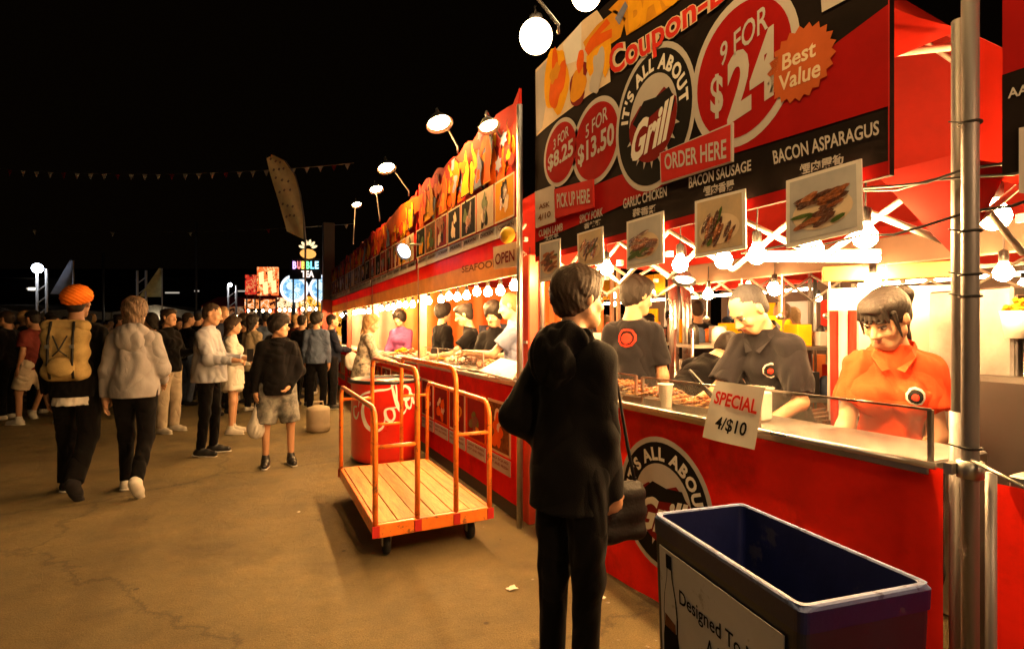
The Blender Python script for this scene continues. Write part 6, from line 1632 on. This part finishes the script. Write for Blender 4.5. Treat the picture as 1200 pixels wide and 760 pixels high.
mg = person('man with short greying hair in a black polo leaning behind the special sign', at_px(915, 2.9), -122, 1.74, .007, lean=20, head=(16, 30, 0),
    armL=((-.25, .12, -1), (.35, .9, -.5)), armR=((.15, .55, -.85), (-.05, .9, -.25)), bulk=.92,
    top=dict(m=MT['charcoal_cotton'], g=.018, hem=-.07, long=0, sl=.85, name='polo_shirt', collar=True, amp=.011, wl=.10, emblems=badge(-.07, .35, .038, 1)), bot=dict(m=MT['black_cotton'], g=.01), shoe=MT['black_plastic'],
    hair=('crop', MT['hair_grey']), skin=MT['skin_warm'], detail=True, seed=12, curl=45)
person('worker bending forward in a black shirt between the two black-shirted men', at_px(788, 3.5), 62, 1.68, .010, lean=52, head=(0, 10, 0),
    armL=((-.1, .7, -.8), (.1, .8, -.5)), armR=((.2, .6, -.85), (-.1, .9, -.4)), top=dict(m=MT['black_cotton'], g=.02, hem=-.06, name='shirt', cuff=.4), bot=dict(m=MT['black_cotton'], g=.01), shoe=MT['black_plastic'],
    hair=('short', MT['hair_black']), skin=MT['skin'], seed=15)
mb_ = person('worker seen from behind in a black t-shirt with a round red emblem on the back', at_px(740, 3.6), 28, 1.8, .008, lean=4, head=(40, 12, 0),
    armL=((-.2, .15, -1), (.1, .7, -.7)), armR=((.22, .0, -1), (.0, .5, -.9)), bulk=.92,
    top=dict(m=MT['charcoal_cotton'], g=.018, hem=-.1, long=0, sl=.75, name='t_shirt', amp=.008, emblems=[(-.01, .40, .062, -1, MT['print_red'], .003, 'back_emblem'), (-.01, .40, .05, -1, MT['banner_black'], .0055, 'emblem_field'), (-.01, .395, .036, -1, MT['print_red'], .008, 'emblem_mark')]),
    bot=dict(m=MT['black_cotton'], g=.01), shoe=MT['black_plastic'], hair=('messy', MT['hair_black']), skin=MT['skin_warm'], seed=18, detail=True)
# stall 2 people
person('tall worker in a grey blue t-shirt with ginger hair reaching over the seafood counter', at_px(609, 5.2), -78, 1.8, .011, lean=6, head=(-5, 10, 0), armL=((-.1, .65, -.75), (.1, .95, .05)), armR=((.1, .5, -.9), (-.05, .95, 0)),
    top=dict(m=MT['blue_grey_cotton'], g=.022, long=0, name='t_shirt', hem=-.1), bot=dict(m=MT['black_cotton']), shoe=MT['black_plastic'], hair=('short', MT['hair_ginger']), skin=MT['skin'], seed=21)
person('dark haired worker in black left of the grey blue t-shirt', at_px(580, 5.65), -150, 1.72, .012, head=(-10, 20, 0), armL=((-.1, .4, -.9), (.1, .9, -.3)), armR=((.1, .4, -.9), (-.1, .9, -.3)),
    top=dict(m=MT['black_cotton'], g=.018, name='shirt'), bot=dict(m=MT['black_cotton']), shoe=MT['black_plastic'], hair=('mop', MT['hair_black']), skin=MT['skin'], seed=22)
person('woman worker in black with tied dark hair reaching left over the seafood counter', at_px(556, 6.2), -95, 1.74, .012, lean=8, head=(0, 14, 0), armL=((-.1, .7, -.75), (.1, .95, -.15)), armR=((.1, .6, -.8), (-.05, .95, -.1)), female=True,
    top=dict(m=MT['black_cotton'], g=.016, name='shirt', long=0), bot=dict(m=MT['black_cotton']), shoe=MT['black_plastic'], hair=('bun', MT['hair_black']), skin=MT['skin'], seed=23)
person('broad worker in a black top standing behind the far end of the seafood stall', at_px(519, 7.7), 60, 1.8, .014, bulk=1.15, top=dict(m=MT['black_cotton'], g=.03, name='jumper'), bot=dict(m=MT['black_cotton']), shoe=MT['black_plastic'], hair=('mop', MT['hair_black']), seed=24)
person('seller in a purple top with black hair facing the alley inside the third stall', at_px(470, 8.8), -170, 1.74, .014, head=(20, 18, 0), armL=((-.1, .5, -.9), (.2, .9, -.3)), armR=((.1, .5, -.9), (-.2, .9, -.3)), female=True,
    top=dict(m=MT['purple_cotton'], g=.016, name='shirt'), bot=dict(m=MT['black_cotton']), shoe=MT['black_plastic'], hair=('mop', MT['hair_black']), skin=MT['skin_warm'], seed=25)
person('blonde woman in a patterned dress leaning on the counter left of the red cooler', at_px(426, 7.3), 62, 1.64, .012, lean=8, head=(10, 8, 0), armL=((-.1, .5, -.9), (.1, .9, .1)), armR=((.2, .3, -.9), (.0, .9, -.2)), female=True,
    top=dict(m=MT['floral_cloth'], g=.02, name='blouse', hem=-.15), bot=dict(m=MT['floral_cloth'], skirt=.95, g=.012), shoe=MT['black_plastic'], hair=('long', MT['hair_blond']), skin=MT['skin'], seed=26)

# alley, left side
A_ = person('man in an orange turban and dark jacket with a tan backpack, walking away', at_px(90, 4.66), -18, 1.80, .010, head=(0, 2, 0), armL=((-.18, -.05, -1), (-.02, .15, -1)), armR=((.16, .1, -1), (.1, .25, -1)),
    legL=((-.03, .2, -1), (0, .0, -1)), legR=((.03, -.12, -1), (0, -.62, -.8)), top=dict(m=MT['black_cotton'], g=.03, hem=-.10, name='jacket', under=(MT['white_cotton'], -.17), hood=None, amp=.01), bot=dict(m=MT['black_cotton'], g=.012, flare=.01),
    shoe=MT['charcoal_cotton'], hair=('turban', MT['turban_orange']), skin=MT['skin_deep'], seed=31)
J = A_; rt = empty('backpack', w(J, J['T'](0, -.17, .28)), J['root'].rotation_euler.z, 'tan rolled-top backpack on the back of the man in the orange turban', 'backpack')
sd = SDF(); 
for z in (-.16, 0, .14): sd.cone((-.09, -.02, z), (.09, -.02, z), .085, .085, .06)
sd.fold = fold_fn(.006, 2, .1); V, Q = sd.mesh(.010); npobj('sack', V, Q, MT['pack_tan'], rt)
sd = SDF(); sd.cone((-.12, -.02, .22), (.12, -.02, .22), .055, .055, .03); sd.fold = fold_fn(.005, 6, .1); V, Q = sd.mesh(.010); npobj('rolled_top', V, Q, MT['pack_tan'], rt)
sd = SDF(); sd.ell((0, -.11, -.12), (.10, .045, .085), None, .03); V, Q = sd.mesh(.010); npobj('front_pocket', V, Q, MT['pack_tan'], rt)
for q in (-1, 1):
    b = MB(); b.tube([(q * .08, -.075, .26), (q * .085, -.115, .1), (q * .085, -.125, -.1), (q * .08, -.09, -.22)], .010, 6); b.build('lash_strap', MT['black_strap'], rt, world=False)
    b = MB(); b.box((q * .085, -.125, .05), (.03, .012, .03)); b.build('buckle', MT['steel_dull'], rt, world=False)
b = MB(); b.tube([(-.05, -.12, .14), (.0, -.14, .02), (.05, -.125, -.03)], .006, 5); b.tube([(.05, -.12, .14), (.0, -.14, .02), (-.05, -.125, -.03)], .006, 5); b.build('cord', MT['black_strap'], rt, world=False)
person('woman in a pale grey hoodie and dark trousers walking away beside the orange turban', at_px(158, 4.72), -18, 1.72, .010, head=(0, 0, 0), armL=((-.2, .0, -1), (-.1, .05, -1)), armR=((.2, .18, -.9), (-.2, .8, -.5)),
    legL=((-.0, .18, -1), (0, .0, -1)), legR=((.03, -.1, -1), (0, -.6, -.8)), female=True, top=dict(m=MT['grey_fleece'], g=.034, hem=-.08, name='hoodie', hood='down', amp=.012, wl=.14), bot=dict(m=MT['black_cotton'], g=.006),
    shoe=MT['sole'], hair=('long', MT['hair_fair']), skin=MT['skin'], seed=33)
D_ = person('stocky man in a pale grey shirt and black trousers looking at his phone', at_px(245, 6.08), 78, 1.74, .012, bulk=1.12, head=(0, 16, 0), armL=((-.1, .3, -.95), (.15, .9, -.05)), armR=((.12, .25, -.95), (-.1, .9, -.05)),
    legL=((-.03, .08, -1), (0, -.05, -1)), legR=((.03, -.03, -1), (0, -.1, -1)), top=dict(m=MT['pale_shirt'], g=.026, hem=-.1, name='shirt', amp=.01), bot=dict(m=MT['black_cotton'], g=.002), shoe=MT['black_plastic'], hair=('buzz', MT['hair_brown']), skin=MT['skin_warm'], seed=35, curl=50)
ph = w(D_, (D_['wr'][0] + D_['wr'][1]) / 2 + Vector((0, .13, .05))); t = empty('phone', ph, 0, 'mobile phone held by the man in the pale grey shirt', 'phone'); b = MB(); b.box(ph, (.012, .075, .15), Matrix.Rotation(-1.9, 3, 'Z'), bev=.003); b.build('phone_body', MT['black_plastic'], t)
B_ = person('boy in a black hoodie and grey patterned shorts holding a white plastic bag', at_px(325, 5.6), 152, 1.58, .011, head=(-62, 4, 0), armL=((-.3, .0, -1), (.5, .5, -.7)), armR=((.22, .0, -1), (.05, .1, -1)),
    legL=((-.12, .05, -1), (-.02, -.04, -1)), legR=((.08, .02, -1), (0, -.03, -1)), top=dict(m=MT['black_cotton'], g=.034, hem=-.1, name='hoodie', hood='down', amp=.011), bot=dict(m=MT['camo_grey'], long=0, len=.98, g=.028), shoe=MT['black_plastic'], hair=('mop', MT['hair_black']), skin=MT['skin_warm'], seed=37, curl=60)
hw_ = w(B_, B_['wr'][1]) - Vector((0, 0, .1)); t = empty('plastic_bag', hw_, 0, 'white plastic carrier bag hanging from the hand of the boy', 'bag')
sd = SDF(); sd.ell((0, 0, -.28), (.085, .07, .09), None, .05); sd.cone((0, 0, -.05), (0, 0, -.22), .015, .075, .05); sd.fold = fold_fn(.008, 8, .06); V, Q = sd.mesh(.009); npobj('bag_body', V, Q, MT['bag_white'], t)
b = MB(); b.tube([(-.015, 0, -.08), (0, 0, .02), (.015, 0, -.08)], .006, 5); b.build('handle', MT['bag_white'], t, world=False)
person('woman in a black top and cream trousers turned to the right behind the grey hoodie', at_px(197, 7.4), 100, 1.72, .014, head=(0, 0, 0), armL=((-.15, .3, -1), (.1, .9, .2)), armR=((.15, .1, -1), (.1, .4, -.9)), female=True, top=dict(m=MT['black_cotton'], g=.02, name='jacket'), bot=dict(m=MT['cream_cotton'], g=.02), shoe=MT['sole'], hair=('bun', MT['hair_brown']), skin=MT['skin_warm'], seed=41)
person('woman in a long white shirt behind the man looking at his phone', at_px(272, 7.3), 70, 1.6, .014, head=(-10, 5, 0), armL=((-.15, .3, -1), (.1, .9, .1)), armR=((.15, .2, -1), (.1, .9, -.1)), female=True, top=dict(m=MT['white_cotton'], g=.02, name='long_shirt', hem=-.2), bot=dict(m=MT['white_cotton'], skirt=.6, g=.015), shoe=MT['sole'], hair=('long', MT['hair_brown']), skin=MT['skin'], seed=42)
person('man in dark red top, cap and pale shorts walking left', at_px(40, 8.0), -85, 1.74, .014, head=(0, 12, 0), legL=((-.03, .35, -1), (0, .0, -1)), legR=((.03, -.25, -1), (0, -.5, -1)), top=dict(m=MT['maroon_cotton'], g=.025, long=0, name='shirt'), bot=dict(m=MT['cream_cotton'], long=0, len=.85, g=.03), shoe=MT['sole'], hair=('cap', MT['black_cotton']), skin=MT['skin_deep'], seed=43)
person('person in black with bare legs walking right, left of the backpack', at_px(62, 8.6), 95, 1.68, .016, legL=((-.03, .35, -1), (0, .0, -1)), legR=((.03, -.25, -1), (0, -.4, -1)), top=dict(m=MT['black_cotton'], g=.025, name='shirt'), bot=dict(m=MT['khaki_cotton'], long=0, len=.6, g=.02), shoe=MT['sole'], hair=('short', MT['hair_black']), skin=MT['skin_warm'], seed=44)
person('person in dark clothes at the left edge of the crowd', at_px(8, 8.4), -100, 1.72, .016, top=dict(m=MT['charcoal_cotton'], g=.025, name='jacket'), bot=dict(m=MT['black_cotton'], g=.02), shoe=MT['sole'], hair=('short', MT['hair_brown']), skin=MT['skin_warm'], seed=45)
person('person with long dark hair in a beige cardigan left of the boy', at_px(296, 9.2), 20, 1.68, .016, female=True, top=dict(m=MT['khaki_cotton'], g=.02, name='cardigan', hem=-.2), bot=dict(m=MT['black_cotton'], g=.01), shoe=MT['sole'], hair=('long', MT['hair_black']), skin=MT['skin'], seed=46)
person('person in black shorts with bare legs standing behind the phone man', at_px(286, 10.4), -30, 1.72, .018, top=dict(m=MT['black_cotton'], g=.02, name='shirt'), bot=dict(m=MT['black_cotton'], long=0, len=.7, g=.02), shoe=MT['white_cotton'], hair=('mop', MT['hair_brown']), skin=MT['skin'], seed=47)
person('person in a blue denim jacket seen from behind, right of the boy', at_px(371, 9.2), -5, 1.72, .014, head=(30, 0, 0), top=dict(m=MT['denim_blue'], g=.026, name='jacket'), bot=dict(m=MT['black_cotton'], g=.01), shoe=MT['black_plastic'], hair=('mop', MT['hair_black']), skin=MT['skin_warm'], seed=48)
person('person in a black coat left of the blue denim jacket', at_px(354, 9.9), 10, 1.7, .016, top=dict(m=MT['black_cotton'], g=.03, hem=-.2, name='coat'), bot=dict(m=MT['black_cotton'], g=.01), shoe=MT['black_plastic'], hair=('short', MT['hair_black']), seed=49)
P1 = person('person in a dark top with folded arms by the tall dark post', at_px(389, 9.6), 60, 1.7, .014, head=(10, 0, 0), armL=((-.1, .4, -.9), (.2, .9, -.1)), armR=((.15, .3, -.9), (-.1, .9, -.1)), top=dict(m=MT['navy_cotton'], g=.02, name='shirt'), bot=dict(m=MT['charcoal_cotton'], g=.01), shoe=MT['black_plastic'], hair=('short', MT['hair_black']), skin=MT['skin'], seed=50)
pb_ = w(P1, P1['wr'][1]); t = empty('plastic_bag', pb_, 0, 'white cloth bag held beside the tall dark post', 'bag'); sd = SDF(); sd.ell((0, 0, -.2), (.13, .08, .17), None, .04); sd.fold = fold_fn(.012, 4, .1); V, Q = sd.mesh(.014); npobj('bag_body', V, Q, MT['white_cotton'], t)

# far crowd: prototypes copied, with their own clothes colour
protos = []
specs = [('short', 0, None), ('long', 1, None), ('mop', 0, ((-.1, .5, -.9), (.2, .9, .3))), ('cap', 0, None), ('bun', 1, ((-.1, .3, -.9), (.2, .9, -.2))), ('short', 0, ((-.3, -.1, -1), (.1, .4, -1)))]
tops = [('black_cotton', 'black'), ('charcoal_cotton', 'dark grey'), ('navy_cotton', 'navy'), ('maroon_cotton', 'dark red'), ('khaki_cotton', 'brown'), ('denim_blue', 'blue'), ('grey_fleece', 'pale grey'), ('cream_cotton', 'cream')]
rc = random.Random(77)
for i, (hs, fe, ar) in enumerate(specs):
    J = person('person in the crowd now', (0, 0), 0, 1.72, .024, head=(rc.uniform(-25, 25), 5, 0), armR=ar, armL=None, female=bool(fe), legL=((-.04, rc.uniform(-.05, .2), -1), (0, -.06, -1)), legR=((.04, rc.uniform(-.15, .1), -1), (0, -.15, -1)),
               top=dict(m=MT['black_cotton'], g=.024, name='shirt', amp=.006, long=1), bot=dict(m=MT['black_cotton'], g=.014, amp=.004), shoe=MT['charcoal_cotton'] if i % 2 else MT['sole'], hair=(hs, MT['hair_black'] if hs != 'cap' else MT['navy_cotton']), skin=MT['skin_warm'], seed=60 + i)
    protos.append(J['root'])
used = set()
def crowd_copy(x, y, rz, place, grp):
    i = rc.randrange(len(protos)); src = protos[i]
    if i not in used: used.add(i); c = src
    else: c = copy_tree(src)
    c.location = (x, y, 0); c.rotation_euler = (0, 0, rz); s_ = rc.uniform(.9, 1.06); c.scale = (s_, s_, s_)
    tm, tn = rc.choices(tops, [14, 8, 6, 3, 3, 3, 1, 1])[0]; bm = rc.choice(['black_cotton', 'black_cotton', 'charcoal_cotton', 'khaki_cotton', 'denim_blue'])
    for ch in [o for o in KIDS.get(c.name, [])]:
        nm = ch.name.split('.')[0]
        if nm in ('shirt', 'trousers') and ch.material_slots:
            ch.material_slots[0].link = 'OBJECT'; ch.material_slots[0].material = MT[tm if nm == 'shirt' else bm]
        if nm == 'hair' and rc.random() < .3: ch.material_slots[0].link = 'OBJECT'; ch.material_slots[0].material = MT[rc.choice(['hair_brown', 'hair_blond'])]
    tag(c, 'person in a ' + tn + ' top ' + place, 'person', grp)
placed = []
n_ = 0
while n_ < 125:
    px = rc.uniform(-60, 392); d = rc.choice([rc.uniform(8.8, 12.5), rc.uniform(11, 20)])
    if px > 300 and d < 11: continue
    p = D(px, 385, d)
    if p.x > 1.2 and p.y < 15: continue
    if any((p.x - a) ** 2 + (p.y - b_) ** 2 < .3 for a, b_ in placed): continue
    placed.append((p.x, p.y)); crowd_copy(p.x, p.y, rc.uniform(0, 6.28), 'in the far crowd on the left of the alley' if px < 290 else 'in the crowd at the far end of the alley', 'far crowd in the alley'); n_ += 1
for i in range(40):
    x = rc.uniform(5.2, 8.0); y = rc.uniform(1.2, 13)
    if any((x - a) ** 2 + (y - b_) ** 2 < .25 for a, b_ in placed): continue
    placed.append((x, y)); crowd_copy(x, y, rc.uniform(0, 6.28), 'behind the open tents, seen through the stalls', 'people behind the stalls')
